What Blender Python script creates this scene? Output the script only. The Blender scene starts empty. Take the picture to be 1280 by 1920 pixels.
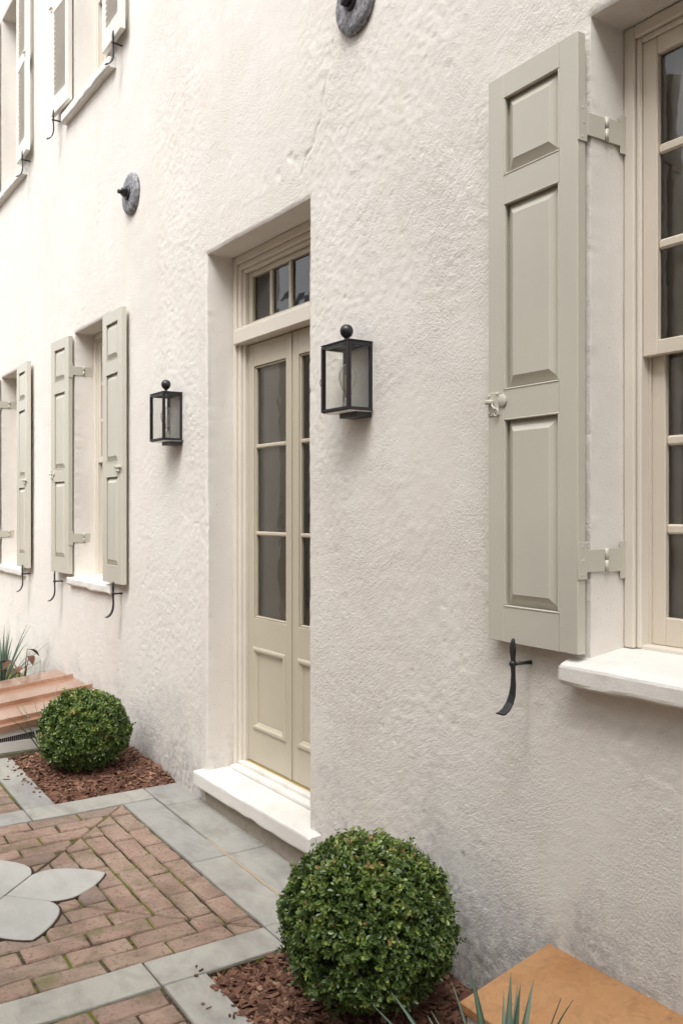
import bpy, math, random
import numpy as np
R = math.radians
sc = bpy.context.scene
col = sc.collection

# ------------------------------------------------------------------ camera, sky, sun, exposure
cam_d = bpy.data.cameras.new('camera'); cam = bpy.data.objects.new('camera', cam_d); col.objects.link(cam)
cam_d.sensor_fit = 'HORIZONTAL'; cam_d.sensor_width = 24.0; cam_d.lens = 1690 / 1280 * 24.0
cam_d.shift_y = -5 / 1280
cam_d.clip_start = 0.05; cam_d.clip_end = 1000
cam.location = (0, -2.1, 1.61); cam.rotation_euler = (R(90), 0, R(90 - 33.533))
sc.camera = cam

SUN_EL, SUN_AZ = 54.0, 145.0          # azimuth: direction the light comes from, degrees clockwise from +Y
world = bpy.data.worlds.new('World'); sc.world = world; world.use_nodes = True
wn = world.node_tree; wn.nodes.clear()
sky = wn.nodes.new('ShaderNodeTexSky'); sky.sky_type = 'NISHITA'; sky.sun_disc = False
sky.sun_elevation = R(SUN_EL); sky.sun_rotation = R(SUN_AZ)
sky.air_density = 1.0; sky.dust_density = 3.0; sky.ozone_density = 1.0
hs = wn.nodes.new('ShaderNodeHueSaturation'); hs.inputs['Saturation'].default_value = 0.10
bg = wn.nodes.new('ShaderNodeBackground'); bg.inputs['Strength'].default_value = 0.14
wo = wn.nodes.new('ShaderNodeOutputWorld')
wn.links.new(sky.outputs[0], hs.inputs['Color']); wn.links.new(hs.outputs[0], bg.inputs['Color']); wn.links.new(bg.outputs[0], wo.inputs[0])

sun_d = bpy.data.lights.new('sun', 'SUN'); sun_d.energy = 1.5; sun_d.angle = R(40); sun_d.color = (1.0, 0.97, 0.93)
sun = bpy.data.objects.new('sun', sun_d); col.objects.link(sun)
sun.rotation_euler = (R(90 - SUN_EL), 0, R(180 - SUN_AZ))
sun.location = (0, -8, 12)

sc.view_settings.view_transform = 'Standard'; sc.view_settings.look = 'None'
sc.view_settings.gamma = 1.0; sc.view_settings.use_curve_mapping = False
sc.view_settings.exposure = 1.17
try:
    sc.cycles.use_denoising = True
    sc.cycles.max_bounces = 10; sc.cycles.transparent_max_bounces = 24
    sc.cycles.caustics_reflective = False; sc.cycles.caustics_refractive = False
except Exception: pass

# ------------------------------------------------------------------ noise
def hash2(ix, iy, seed):
    h = (ix.astype(np.int64) * 374761393 + iy.astype(np.int64) * 668265263 + seed * 1442695041) & 0xFFFFFFFF
    h = ((h ^ (h >> 13)) * 1274126177) & 0xFFFFFFFF
    h = (h ^ (h >> 16)) & 0xFFFFFFFF
    return h / 2147483647.5 - 1.0
def vnoise(x, y, seed=0):
    x = np.asarray(x, float); y = np.asarray(y, float)
    ix = np.floor(x); iy = np.floor(y); fx = x - ix; fy = y - iy
    fx = fx * fx * (3 - 2 * fx); fy = fy * fy * (3 - 2 * fy)
    a = hash2(ix, iy, seed); b = hash2(ix + 1, iy, seed); c = hash2(ix, iy + 1, seed); d = hash2(ix + 1, iy + 1, seed)
    return (a * (1 - fx) + b * fx) * (1 - fy) + (c * (1 - fx) + d * fx) * fy
def fbm(x, y, seed=0, oc=3):
    s = 0; a = 1.0; t = 0
    for k in range(oc):
        s = s + a * vnoise(x * 2 ** k, y * 2 ** k, seed + 17 * k); t += a; a *= 0.5
    return s / t
def sstep(a, b, x):
    t = np.clip((x - a) / (b - a), 0, 1); return t * t * (3 - 2 * t)

# ------------------------------------------------------------------ mesh helpers
def mesh_np(name, co, quads=None, tris=None, smooth=False):
    me = bpy.data.meshes.new(name)
    co = np.asarray(co, np.float32)
    loops = []; starts = []; n = 0
    if quads is not None and len(quads):
        q = np.asarray(quads, np.int32); loops.append(q.ravel()); starts.append(np.arange(len(q)) * 4); n = len(q) * 4
    if tris is not None and len(tris):
        t = np.asarray(tris, np.int32); loops.append(t.ravel()); starts.append(n + np.arange(len(t)) * 3)
    lv = np.concatenate(loops).astype(np.int32); ls = np.concatenate(starts).astype(np.int32)
    me.vertices.add(len(co)); me.vertices.foreach_set('co', co.ravel())
    me.loops.add(len(lv)); me.loops.foreach_set('vertex_index', lv)
    me.polygons.add(len(ls)); me.polygons.foreach_set('loop_start', ls)
    me.update(calc_edges=True)
    me.polygons.foreach_set('use_smooth', np.full(len(ls), smooth))
    return me
def set_tone(me, vals):
    a = me.attributes.new('tone', 'FLOAT', 'POINT'); a.data.foreach_set('value', np.asarray(vals, np.float32))
class MB:
    def __init__(s): s.v = []; s.f = []; s.sm = []; s.t = []; s.tone = 0.0
    def add(s, vs, fs, smooth=False):
        b = len(s.v); s.v += [tuple(p) for p in vs]; s.t += [s.tone] * len(vs)
        for f in fs: s.f.append(tuple(b + i for i in f)); s.sm.append(smooth)
        return s
    def box(s, x0, x1, y0, y1, z0, z1, c=0.0):
        if c <= 0:
            vs = [(x, y, z) for z in (z0, z1) for y in (y0, y1) for x in (x0, x1)]
            return s.add(vs, [(0, 2, 3, 1), (4, 5, 7, 6), (0, 1, 5, 4), (2, 6, 7, 3), (0, 4, 6, 2), (1, 3, 7, 5)])
        c = min(c, (x1 - x0) * .45, (y1 - y0) * .45, (z1 - z0) * .45)
        X = (x0, x1); Y = (y0, y1); Z = (z0, z1); vs = []; idx = {}
        for i in (0, 1):
            for j in (0, 1):
                for k in (0, 1):
                    sx = 1 if i == 0 else -1; sy = 1 if j == 0 else -1; sz = 1 if k == 0 else -1
                    p = (X[i], Y[j], Z[k])
                    idx[i, j, k, 0] = len(vs); vs.append((p[0], p[1] + sy * c, p[2] + sz * c))
                    idx[i, j, k, 1] = len(vs); vs.append((p[0] + sx * c, p[1], p[2] + sz * c))
                    idx[i, j, k, 2] = len(vs); vs.append((p[0] + sx * c, p[1] + sy * c, p[2]))
        fs = []
        g = lambda i, j, k, a: idx[i, j, k, a]
        for i in (0, 1):
            f = [g(i, 0, 0, 0), g(i, 1, 0, 0), g(i, 1, 1, 0), g(i, 0, 1, 0)]; fs.append(f if i else f[::-1])
            f = [g(0, i, 0, 1), g(1, i, 0, 1), g(1, i, 1, 1), g(0, i, 1, 1)]; fs.append(f[::-1] if i else f)
            f = [g(0, 0, i, 2), g(1, 0, i, 2), g(1, 1, i, 2), g(0, 1, i, 2)]; fs.append(f if i else f[::-1])
        for i in (0, 1):
            for j in (0, 1):
                f = [g(i, j, 0, 0), g(i, j, 1, 0), g(i, j, 1, 1), g(i, j, 0, 1)]; fs.append(f if (i + j) % 2 == 0 else f[::-1])
                f = [g(i, 0, j, 0), g(i, 0, j, 2), g(i, 1, j, 2), g(i, 1, j, 0)]; fs.append(f if (i + j) % 2 == 0 else f[::-1])
                f = [g(0, i, j, 1), g(1, i, j, 1), g(1, i, j, 2), g(0, i, j, 2)]; fs.append(f if (i + j) % 2 == 0 else f[::-1])
                for k in (0, 1):
                    f = [g(i, j, k, 0), g(i, j, k, 1), g(i, j, k, 2)]; fs.append(f if (i + j + k) % 2 else f[::-1])
        return s.add(vs, fs)
    def tube(s, pts, rad, n=8, cap=True):
        pts = [np.array(p, float) for p in pts]; m = len(pts)
        rad = rad if hasattr(rad, '__len__') else [rad] * m
        rings = []; up = np.array((0.13, 0.31, 0.94))
        for i, p in enumerate(pts):
            d = pts[min(i + 1, m - 1)] - pts[max(i - 1, 0)]; d /= (np.linalg.norm(d) + 1e-9)
            if abs(d @ up) > .97: up = np.array((0.9, 0.2, 0.1))
            a = np.cross(d, up); a /= np.linalg.norm(a); b = np.cross(d, a)
            rings += [tuple(p + rad[i] * (math.cos(2 * math.pi * k / n) * a + math.sin(2 * math.pi * k / n) * b)) for k in range(n)]
        fs = [(i * n + k, i * n + (k + 1) % n, (i + 1) * n + (k + 1) % n, (i + 1) * n + k) for i in range(m - 1) for k in range(n)]
        s.add(rings, fs, True); b = len(s.v) - len(rings)
        if cap:
            for q in (tuple(range(n))[::-1], tuple((m - 1) * n + k for k in range(n))): s.f.append(tuple(b + i for i in q)); s.sm.append(False)
        return s
    def lathe(s, prof, c=(0, 0, 0), axis='z', n=24):
        vs = []; m = len(prof)
        for r, h in prof:
            for k in range(n):
                a = 2 * math.pi * k / n; p, q = r * math.cos(a), r * math.sin(a)
                vs.append((c[0] + p, c[1] + q, c[2] + h) if axis == 'z' else (c[0] + p, c[1] - h, c[2] + q))
        fs = [(i * n + k, i * n + (k + 1) % n, (i + 1) * n + (k + 1) % n, (i + 1) * n + k) for i in range(m - 1) for k in range(n)]
        s.add(vs, fs, True); b = len(s.v) - len(vs)
        for q in (tuple(range(n))[::-1], tuple((m - 1) * n + k for k in range(n))): s.f.append(tuple(b + i for i in q)); s.sm.append(False)
        return s
    def mesh(s, name='m', tone=False):
        me = bpy.data.meshes.new(name); me.from_pydata(s.v, [], s.f); me.update()
        me.polygons.foreach_set('use_smooth', s.sm)
        if tone: set_tone(me, s.t)
        return me
def obj(name, me, m=None, parent=None, loc=(0, 0, 0), rot=(0, 0, 0)):
    if isinstance(me, MB): me = me.mesh(name)
    if m is not None and len(me.materials) == 0: me.materials.append(m)
    o = bpy.data.objects.new(name, me); col.objects.link(o); o.parent = parent; o.location = loc; o.rotation_euler = rot
    return o
def empty(name, loc=(0, 0, 0), parent=None, rot=(0, 0, 0)):
    o = bpy.data.objects.new(name, None); col.objects.link(o); o.location = loc; o.parent = parent; o.rotation_euler = rot
    o.empty_display_size = 0.1
    return o
def tag(o, label=None, cat=None, group=None, kind=None):
    if label: o['label'] = label
    if cat: o['category'] = cat
    if group: o['group'] = group
    if kind: o['kind'] = kind
    return o
def copy_tree(o, parent=None):
    c = o.copy(); col.objects.link(c); c.parent = parent
    for ch in list(o.children): copy_tree(ch, c)
    return c

# ------------------------------------------------------------------ materials
class NT:
    def __init__(s, name):
        s.m = bpy.data.materials.new(name); s.m.use_nodes = True; s.t = s.m.node_tree; s.t.nodes.clear()
        s.out = s.t.nodes.new('ShaderNodeOutputMaterial'); s.p = s.t.nodes.new('ShaderNodeBsdfPrincipled')
        s.t.links.new(s.p.outputs[0], s.out.inputs['Surface'])
        s.geo = s.t.nodes.new('ShaderNodeNewGeometry')
    def n(s, t, **kw):
        x = s.t.nodes.new(t)
        for k, v in kw.items():
            if k in x.inputs: x.inputs[k].default_value = v
            else: setattr(x, k, v)
        return x
    def l(s, a, b): s.t.links.new(a, b)
    def pos(s, scale=(1, 1, 1)):
        mp = s.n('ShaderNodeMapping'); mp.inputs['Scale'].default_value = scale; s.l(s.geo.outputs['Position'], mp.inputs['Vector']); return mp.outputs[0]
    def obj(s, scale=(1, 1, 1)):
        tc = s.n('ShaderNodeTexCoord'); mp = s.n('ShaderNodeMapping'); mp.inputs['Scale'].default_value = scale; s.l(tc.outputs['Object'], mp.inputs['Vector']); return mp.outputs[0]
    def noise(s, vec, scale, detail=3, rough=.55, dist=0.0):
        x = s.n('ShaderNodeTexNoise', Scale=scale, Detail=detail, Roughness=rough, Distortion=dist); s.l(vec, x.inputs['Vector']); return x.outputs[0]
    def ramp(s, fac, stops):
        x = s.n('ShaderNodeValToRGB'); e = x.color_ramp.elements
        while len(e) < len(stops): e.new(0.5)
        for k, (p, c) in enumerate(stops): e[k].position = p; e[k].color = (c, c, c, 1) if not hasattr(c, '__len__') else (*c, 1)
        s.l(fac, x.inputs[0]); return x.outputs[0]
    def mix(s, fac, a, b, mode='MIX'):
        x = s.n('ShaderNodeMix'); x.data_type = 'RGBA'; x.blend_type = mode
        for sock, v in ((x.inputs[0], fac), (x.inputs[6], a), (x.inputs[7], b)):
            if hasattr(v, 'is_linked') or isinstance(v, bpy.types.NodeSocket): s.l(v, sock)
            elif hasattr(v, '__len__'): sock.default_value = (*v, 1)
            else: sock.default_value = v
        return x.outputs[2]
    def math(s, op, a, b=0.0):
        x = s.n('ShaderNodeMath'); x.operation = op
        for k, v in enumerate((a, b)):
            if isinstance(v, bpy.types.NodeSocket): s.l(v, x.inputs[k])
            else: x.inputs[k].default_value = v
        return x.outputs[0]
    def bump(s, h, dist, strength=1.0, prev=None):
        x = s.n('ShaderNodeBump', Strength=strength, Distance=dist); s.l(h, x.inputs['Height'])
        if prev is not None: s.l(prev, x.inputs['Normal'])
        return x.outputs[0]
    def fin(s, color=None, rough=.6, normal=None, metal=0.0, spec=None):
        if color is not None:
            if isinstance(color, bpy.types.NodeSocket): s.l(color, s.p.inputs['Base Color'])
            else: s.p.inputs['Base Color'].default_value = (*color, 1)
        if isinstance(rough, bpy.types.NodeSocket): s.l(rough, s.p.inputs['Roughness'])
        else: s.p.inputs['Roughness'].default_value = rough
        s.p.inputs['Metallic'].default_value = metal
        if spec is not None: s.p.inputs['Specular IOR Level'].default_value = spec
        if normal is not None: s.l(normal, s.p.inputs['Normal'])
        return s.m

def paint(name, c, rough=.45, grain=(60, 60, 6), amp=.0004, var=.06, spec=.4, dirt=.12):
    t = NT(name); p = t.obj(grain); n = t.noise(p, 3.0, 3)
    big = t.noise(t.pos(), 2.3, 4)
    cc = t.mix(t.ramp(big, [(.35, 0), (.7, 1)]), tuple(v * (1 - var) for v in c), tuple(min(1, v * (1 + var * .6)) for v in c))
    dn = t.math('MULTIPLY', t.ramp(t.noise(t.pos(), 5.5, 6, .7), [(.52, 0), (.74, dirt)]), t.ramp(t.noise(t.pos(), 70, 4, .7), [(.35, .3), (.65, 1)]))
    cc = t.mix(dn, cc, tuple(v * q for v, q in zip(c, (.66, .60, .52))))
    cc = t.mix(t.ramp(t.noise(t.pos(), 150, 2, .5), [(.70, 0), (.76, dirt * 1.6)]), cc, tuple(v * .5 for v in c))
    nb = t.bump(n, amp, .8)
    nb = t.bump(t.noise(t.pos(), 220, 2), amp * .6, .6, nb)
    rr = t.ramp(t.noise(t.pos(), 9, 4), [(.3, rough - .015), (.75, rough + .03)])
    return t.fin(cc, rr, nb, 0, spec)

def stucco_mat(name='stucco', k=1.0):
    t = NT(name); P = t.pos()
    sep = t.n('ShaderNodeSeparateXYZ'); t.l(t.geo.outputs['Position'], sep.inputs[0]); Z = sep.outputs['Z']; X = sep.outputs['X']
    base = t.mix(t.ramp(t.noise(P, 1.1, 5, .6), [(.3, 0), (.72, 1)]), (.700, .658, .608), (.770, .740, .700))
    # mottled limewash
    base = t.mix(t.ramp(t.noise(P, 7, 5, .65), [(.45, 0), (.75, .45)]), base, (.80, .775, .74))
    base = t.mix(t.ramp(t.noise(P, 26, 4, .7), [(.58, 0), (.80, .35)]), base, (.60, .545, .48))
    # faint vertical rain streaks
    st = t.noise(t.pos((5.5, 1, .35)), 1.6, 5, .6)
    base = t.mix(t.ramp(st, [(.55, 0), (.78, .30)]), base, (.62, .575, .52))
    # splash-back grime at the foot of the wall, ragged edge
    nz = t.noise(P, 2.6, 6, .65); nz2 = t.noise(P, 22, 6, .75)
    hgt = t.math('ADD', Z, t.math('MULTIPLY', t.math('SUBTRACT', nz, .5), 1.5))
    g = t.ramp(hgt, [(.10, 1), (.50, 0)])
    gf = t.math('MULTIPLY', g, t.ramp(nz2, [(.40, .12), (.58, 1.0)]))
    base = t.mix(gf, base, (.49, .47, .455))
    gf2 = t.math('MULTIPLY', t.ramp(hgt, [(-.08, 1), (.28, 0)]), t.ramp(t.noise(P, 34, 4, .7), [(.48, 0), (.62, .7)]))
    base = t.mix(gf2, base, (.32, .305, .30))
    # tiny pits with dirt
    pit = t.ramp(t.noise(P, 95, 3, .6), [(.655, 0), (.72, .7)])
    base = t.mix(pit, base, (.42, .37, .31))
    rm = t.ramp(t.noise(P, 1.7, 4, .6), [(.38, .12), (.66, 1.0)])
    n1 = t.bump(t.math('MULTIPLY', t.noise(P, 95, 5, .68), rm), .0058 * k, 1.0)
    n2 = t.bump(t.noise(P, 240, 3, .6), .0016 * k, .9, n1)
    mp = t.n('ShaderNodeMapping'); mp.inputs['Rotation'].default_value = (0, R(28), 0); t.l(t.geo.outputs['Position'], mp.inputs['Vector'])
    mp2 = t.n('ShaderNodeMapping'); mp2.inputs['Scale'].default_value = (26, 26, 105); t.l(mp.outputs[0], mp2.inputs['Vector'])
    tc = t.noise(mp2.outputs[0], 1.0, 3, .6, 1.0)
    n3 = t.bump(t.math('MULTIPLY', tc, t.ramp(t.noise(P, .9, 3), [(.46, 0), (.60, 1)])), .0032 * k, .9, n2)
    return t.fin(base, .9, n3, 0, .25)

def brick_mat():
    t = NT('brick'); P = t.pos(); at = t.n('ShaderNodeAttribute', attribute_name='tone'); tn = at.outputs['Fac']
    c = t.ramp(tn, [(0, (.27, .178, .140)), (.22, (.32, .212, .166)), (.45, (.345, .222, .176)), (.62, (.30, .198, .160)), (.8, (.345, .245, .185)), (.93, (.305, .222, .168)), (1, (.20, .155, .145))])
    c = t.mix(t.ramp(t.noise(P, 18, 5, .65), [(.40, 0), (.72, .85)]), c, (.44, .345, .27))
    c = t.mix(t.ramp(t.noise(P, 2.7, 5, .7), [(.50, 0), (.68, .7)]), c, (.185, .125, .095))
    c = t.mix(t.ramp(t.noise(P, 9, 6, .7), [(.47, 0), (.66, .80)]), c, (.165, .115, .085))
    c = t.mix(t.ramp(t.noise(P, 60, 4, .7), [(.54, 0), (.68, .80)]), c, (.12, .09, .065))
    c = t.mix(t.ramp(t.noise(P, 120, 2, .5), [(.72, 0), (.78, .8)]), c, (.52, .46, .40))
    c = t.mix(t.ramp(t.noise(P, 4.5, 6, .7), [(.57, 0), (.74, .65)]), c, (.15, .155, .05))
    n = t.bump(t.noise(P, 45, 5, .7), .005, .8); n = t.bump(t.noise(P, 240, 3, .6), .0015, .8, n)
    return t.fin(c, .85, n, 0, .3)
def stone_mat(name, a, b, stain, sc_=1.0):
    t = NT(name); P = t.pos(); at = t.n('ShaderNodeAttribute', attribute_name='tone'); tn = at.outputs['Fac']
    c = t.mix(tn, a, b)
    c = t.mix(t.ramp(t.noise(P, 3.2, 6, .65), [(.38, 0), (.75, .6)]), c, tuple(v * 1.22 for v in b))
    c = t.mix(t.ramp(t.noise(t.pos((1, 1.6, 1)), 5, 5, .62, .3), [(.46, 0), (.80, .85)]), c, stain)
    c = t.mix(t.ramp(t.noise(P, 160, 3, .6), [(.66, 0), (.75, .5)]), c, tuple(v * .6 for v in a))
    n = t.bump(t.noise(t.pos((1, 1.7, 1)), 8, 6, .68, .2), .012, .7); n = t.bump(t.noise(P, 190, 3, .6), .0009, .7, n)
    return t.fin(c, t.ramp(t.noise(P, 5, 4), [(.3, .55), (.7, .8)]), n, 0, .35)
def joint_mat():
    t = NT('mossy_joint'); P = t.pos()
    c = t.mix(t.ramp(t.noise(P, 60, 4, .6), [(.4, 0), (.6, 1)]), (.042, .033, .025), (.12, .092, .066))
    m = t.math('MULTIPLY', t.ramp(t.noise(P, 6.0, 5, .65), [(.46, 0), (.56, 1)]), t.ramp(t.noise(P, 300, 2), [(.3, .5), (.6, 1)]))
    c = t.mix(m, c, t.mix(t.noise(P, 90, 3), (.10, .12, .018), (.21, .235, .035)))
    n = t.bump(t.noise(P, 150, 4, .7), .006, 1.0)
    return t.fin(c, .95, n, 0, .1)
def tone_mat(name, stops, rough=.7, bump=(60, .002), spec=.3, spots=None):
    t = NT(name); at = t.n('ShaderNodeAttribute', attribute_name='tone'); c = t.ramp(at.outputs['Fac'], stops); P = t.pos()
    if spots: c = t.mix(t.ramp(t.noise(P, spots[0], 4), [(.4, 0), (.7, .6)]), c, spots[1])
    n = t.bump(t.noise(P, bump[0], 4), bump[1], .8)
    return t.fin(c, rough, n, 0, spec)
def leaf_mat(name, stops, rough=.32, transl=.18, spec=.5):
    t = NT(name); at = t.n('ShaderNodeAttribute', attribute_name='tone'); c = t.ramp(at.outputs['Fac'], stops)
    t.l(c, t.p.inputs['Base Color']); t.p.inputs['Roughness'].default_value = rough; t.p.inputs['Specular IOR Level'].default_value = spec
    tr = t.n('ShaderNodeBsdfTranslucent'); t.l(c, tr.inputs[0]); ms = t.n('ShaderNodeMixShader'); ms.inputs[0].default_value = transl
    t.l(t.p.outputs[0], ms.inputs[1]); t.l(tr.outputs[0], ms.inputs[2]); t.l(ms.outputs[0], t.out.inputs['Surface'])
    return t.m
def glass_mat(name, tint=(.93, .95, .93), wav=.0006, ior=1.55):
    t = NT(name); t.t.nodes.remove(t.p)
    tr = t.n('ShaderNodeBsdfTransparent'); tr.inputs[0].default_value = (*tint, 1)
    gl = t.n('ShaderNodeBsdfGlossy', Roughness=.03); gl.inputs[0].default_value = (1, 1, 1, 1)
    nb = t.bump(t.noise(t.pos(), 7, 2), wav * 4, 1.0); t.l(nb, gl.inputs['Normal'])
    fr = t.n('ShaderNodeFresnel', IOR=1.5); fr.inputs['IOR'].default_value = ior
    ms = t.n('ShaderNodeMixShader'); t.l(fr.outputs[0], ms.inputs[0]); t.l(tr.outputs[0], ms.inputs[1]); t.l(gl.outputs[0], ms.inputs[2]); t.l(ms.outputs[0], t.out.inputs['Surface'])
    return t.m
def copper_mat(name='copper', ca=(.60, .30, .12), cb=(.80, .46, .225), cc=(.40, .19, .085)):
    t = NT(name); P = t.pos()
    c = t.mix(t.ramp(t.noise(P, 3.5, 6, .65), [(.35, 0), (.7, 1)]), ca, cb)
    c = t.mix(t.ramp(t.noise(P, 14, 5, .7, .5), [(.50, 0), (.72, .6)]), c, cc)
    c = t.mix(t.ramp(t.noise(P, 90, 3), [(.66, 0), (.76, .5)]), c, (.28, .13, .06))
    n = t.bump(t.noise(P, 5, 3), .006, .4); n = t.bump(t.noise(P, 200, 3), .0005, .5, n)
    t.p.inputs['Coat Weight'].default_value = .8; t.p.inputs['Coat Roughness'].default_value = .16
    return t.fin(c, t.ramp(t.noise(P, 8, 5, .6), [(.3, .30), (.7, .44)]), n, .7)
def iron_mat(name='black_iron', c=(.018, .018, .021), rough=.42, pit=.0012, worn=0.0):
    t = NT(name); P = t.pos(); cc = c
    if worn: cc = t.mix(t.ramp(t.noise(P, 55, 5, .7), [(.35, 0), (.68, 1)]), c, (worn, worn, worn * 1.06))
    n = t.bump(t.noise(P, 110, 4, .7), pit, .9)
    return t.fin(cc, rough, n, 0, .55)
def simple(name, c, rough=.6, metal=0, scale=30, amp=.0006, var=.12):
    t = NT(name); P = t.pos(); cc = t.mix(t.noise(P, scale, 4), tuple(v * (1 - var) for v in c), tuple(min(1, v * (1 + var)) for v in c))
    return t.fin(cc, rough, t.bump(t.noise(P, scale * 4, 3), amp, .8), metal)

M = dict(
    stucco=stucco_mat(), plaster=stucco_mat('smooth_plaster', .28), shutter=paint('shutter_paint', (.545, .522, .450), .29, (60, 60, 4), .0003, .04, .5, 0.0),
    door=paint('door_paint', (.50, .455, .360), .30, (60, 60, 4), .0002, .04, .5, 0.0), trim=paint('trim_paint', (.68, .63, .555), .42),
    cream=paint('window_paint', (.65, .585, .49), .40), sill=paint('sill_paint', (.75, .73, .695), .46, (20, 20, 20), .0016, .08, .35, .55),
    upper=paint('upper_shutter_paint', (.76, .735, .67), .4),
    brick=brick_mat(), blue=stone_mat('bluestone', (.295, .292, .278), (.375, .36, .32), (.19, .18, .165)),
    petal=stone_mat('pale_bluestone', (.37, .37, .35), (.43, .425, .40), (.33, .325, .30)),
    joint=joint_mat(), tan=simple('tan_mortar', (.42, .34, .24), .9, 0, 80, .002),
    mulch=tone_mat('bark_mulch', [(0, (.05, .024, .016)), (.3, (.13, .062, .042)), (.6, (.215, .112, .074)), (.85, (.30, .175, .118)), (1, (.43, .30, .205))], .8, (140, .002), .25),
    soil=simple('soil', (.045, .026, .018), .95, 0, 60, .01, .4),
    box=leaf_mat('boxwood_leaf', [(0, (.040, .072, .022)), (.35, (.080, .135, .032)), (.65, (.145, .215, .045)), (.88, (.24, .31, .072)), (.97, (.34, .38, .11)), (1, (.34, .22, .09))], .30),
    blade=leaf_mat('strap_leaf', [(0, (.10, .16, .11)), (.6, (.17, .24, .18)), (1, (.26, .33, .26))], .45, .15),
    bronze=leaf_mat('bronze_leaf', [(0, (.07, .022, .012)), (1, (.17, .065, .022))], .35, .1),
    twig=simple('twig_bark', (.16, .10, .055), .85), copper=copper_mat(), reflcopper=copper_mat('reflection_tinted_copper', (.47, .26, .165), (.64, .41, .295), (.36, .185, .11)), iron=iron_mat(),  # far cover's copper: pinkish wall and sky reflection mixed into the base colour
    lampiron=iron_mat('lantern_metal', (.013, .013, .016), .36, .0003), cast=iron_mat('cast_iron', (.05, .05, .056), .50, .004, .40),
    glass=glass_mat('window_glass', (.985, .99, .985), .0007, 1.75), lampglass=glass_mat('lantern_glass', (.97, .98, .96), .0001), bulb=None,
    room=simple('room_interior', (.22, .185, .15), .9), curtain=simple('sheer_curtain', (.91, .88, .82), .9, 0, 3, .0004, .05),
    lampback=simple('lantern_back_plate', (.92, .92, .87), .4, 0), brass=simple('brass_strip', (.62, .45, .14), .35, .9),
    steel=simple('screw_steel', (.5, .48, .42), .4, .4), filament=simple('filament', (.5, .42, .25), .4, .7),
    base=simple('step_base_stone', (.36, .315, .265), .95, 0, 30, .006, .25), mesh=simple('vent_mesh', (.045, .04, .04), .7, 0, 300, .003),
    mossy=simple('mossy_stone', (.13, .125, .075), .95, 0, 18, .01, .5), whitewood=paint('weathered_white_board', (.60, .575, .53), .55, (60, 6, 60), .001, .12),
    hall=simple('neighbour_stucco', (.42, .355, .285), .9, 0, 3, .004), roof=simple('slate_roof', (.10, .10, .11), .7, 0, 8, .006),
    gravel=simple('gravel', (.18, .16, .135), .95, 0, 40, .02, .3), darkglass=simple('dark_glass', (.03, .035, .04), .08, 0, 3, .0002),
)

def bulb_mat():
    t = NT('bulb_glass'); t.p.inputs['Base Color'].default_value = (.92, .92, .88, 1); t.p.inputs['Roughness'].default_value = .12
    tr = t.n('ShaderNodeBsdfTransparent'); lw = t.n('ShaderNodeLayerWeight', Blend=.35); ms = t.n('ShaderNodeMixShader')
    t.l(t.ramp(lw.outputs['Facing'], [(.2, .14), (.9, .85)]), ms.inputs[0]); t.l(tr.outputs[0], ms.inputs[1]); t.l(t.p.outputs[0], ms.inputs[2]); t.l(ms.outputs[0], t.out.inputs['Surface'])
    return t.m
M['bulb'] = bulb_mat()
def gz(x): return -0.03 * (x + 4.0)

# ================================================================== THE SETTING
g = MB().box(-90, 90, -90, 90, -1.0, -.22); tag(obj('ground', g, M['gravel']), kind='structure')

# paving bed with moss and sand, leaving the two planting beds open
def tilt_sheet(mb, x0, x1, y0, y1, dz, d=.05):
    vs = []; xs = (x0, x1); ys = (y0, y1)
    for z in (-d, 0):
        for y in ys:
            for x in xs: vs.append((x, y, gz(x) + dz + z))
    mb.add(vs, [(0, 2, 3, 1), (4, 5, 7, 6), (0, 1, 5, 4), (2, 6, 7, 3), (0, 4, 6, 2), (1, 3, 7, 5)])
PX0, PX1, PY0 = -11.0, 1.6, -4.3
paving = MB()
for r in ((PX0, -5.95, PY0, .10), (-5.95, -4.895, PY0, -.705), (-4.895, -2.93, PY0, .10), (-2.93, PX1, PY0, -.735)):
    tilt_sheet(paving, *r, -.0125)
paving = tag(obj('brick_pavement', paving, M['joint']), kind='structure')

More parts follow.
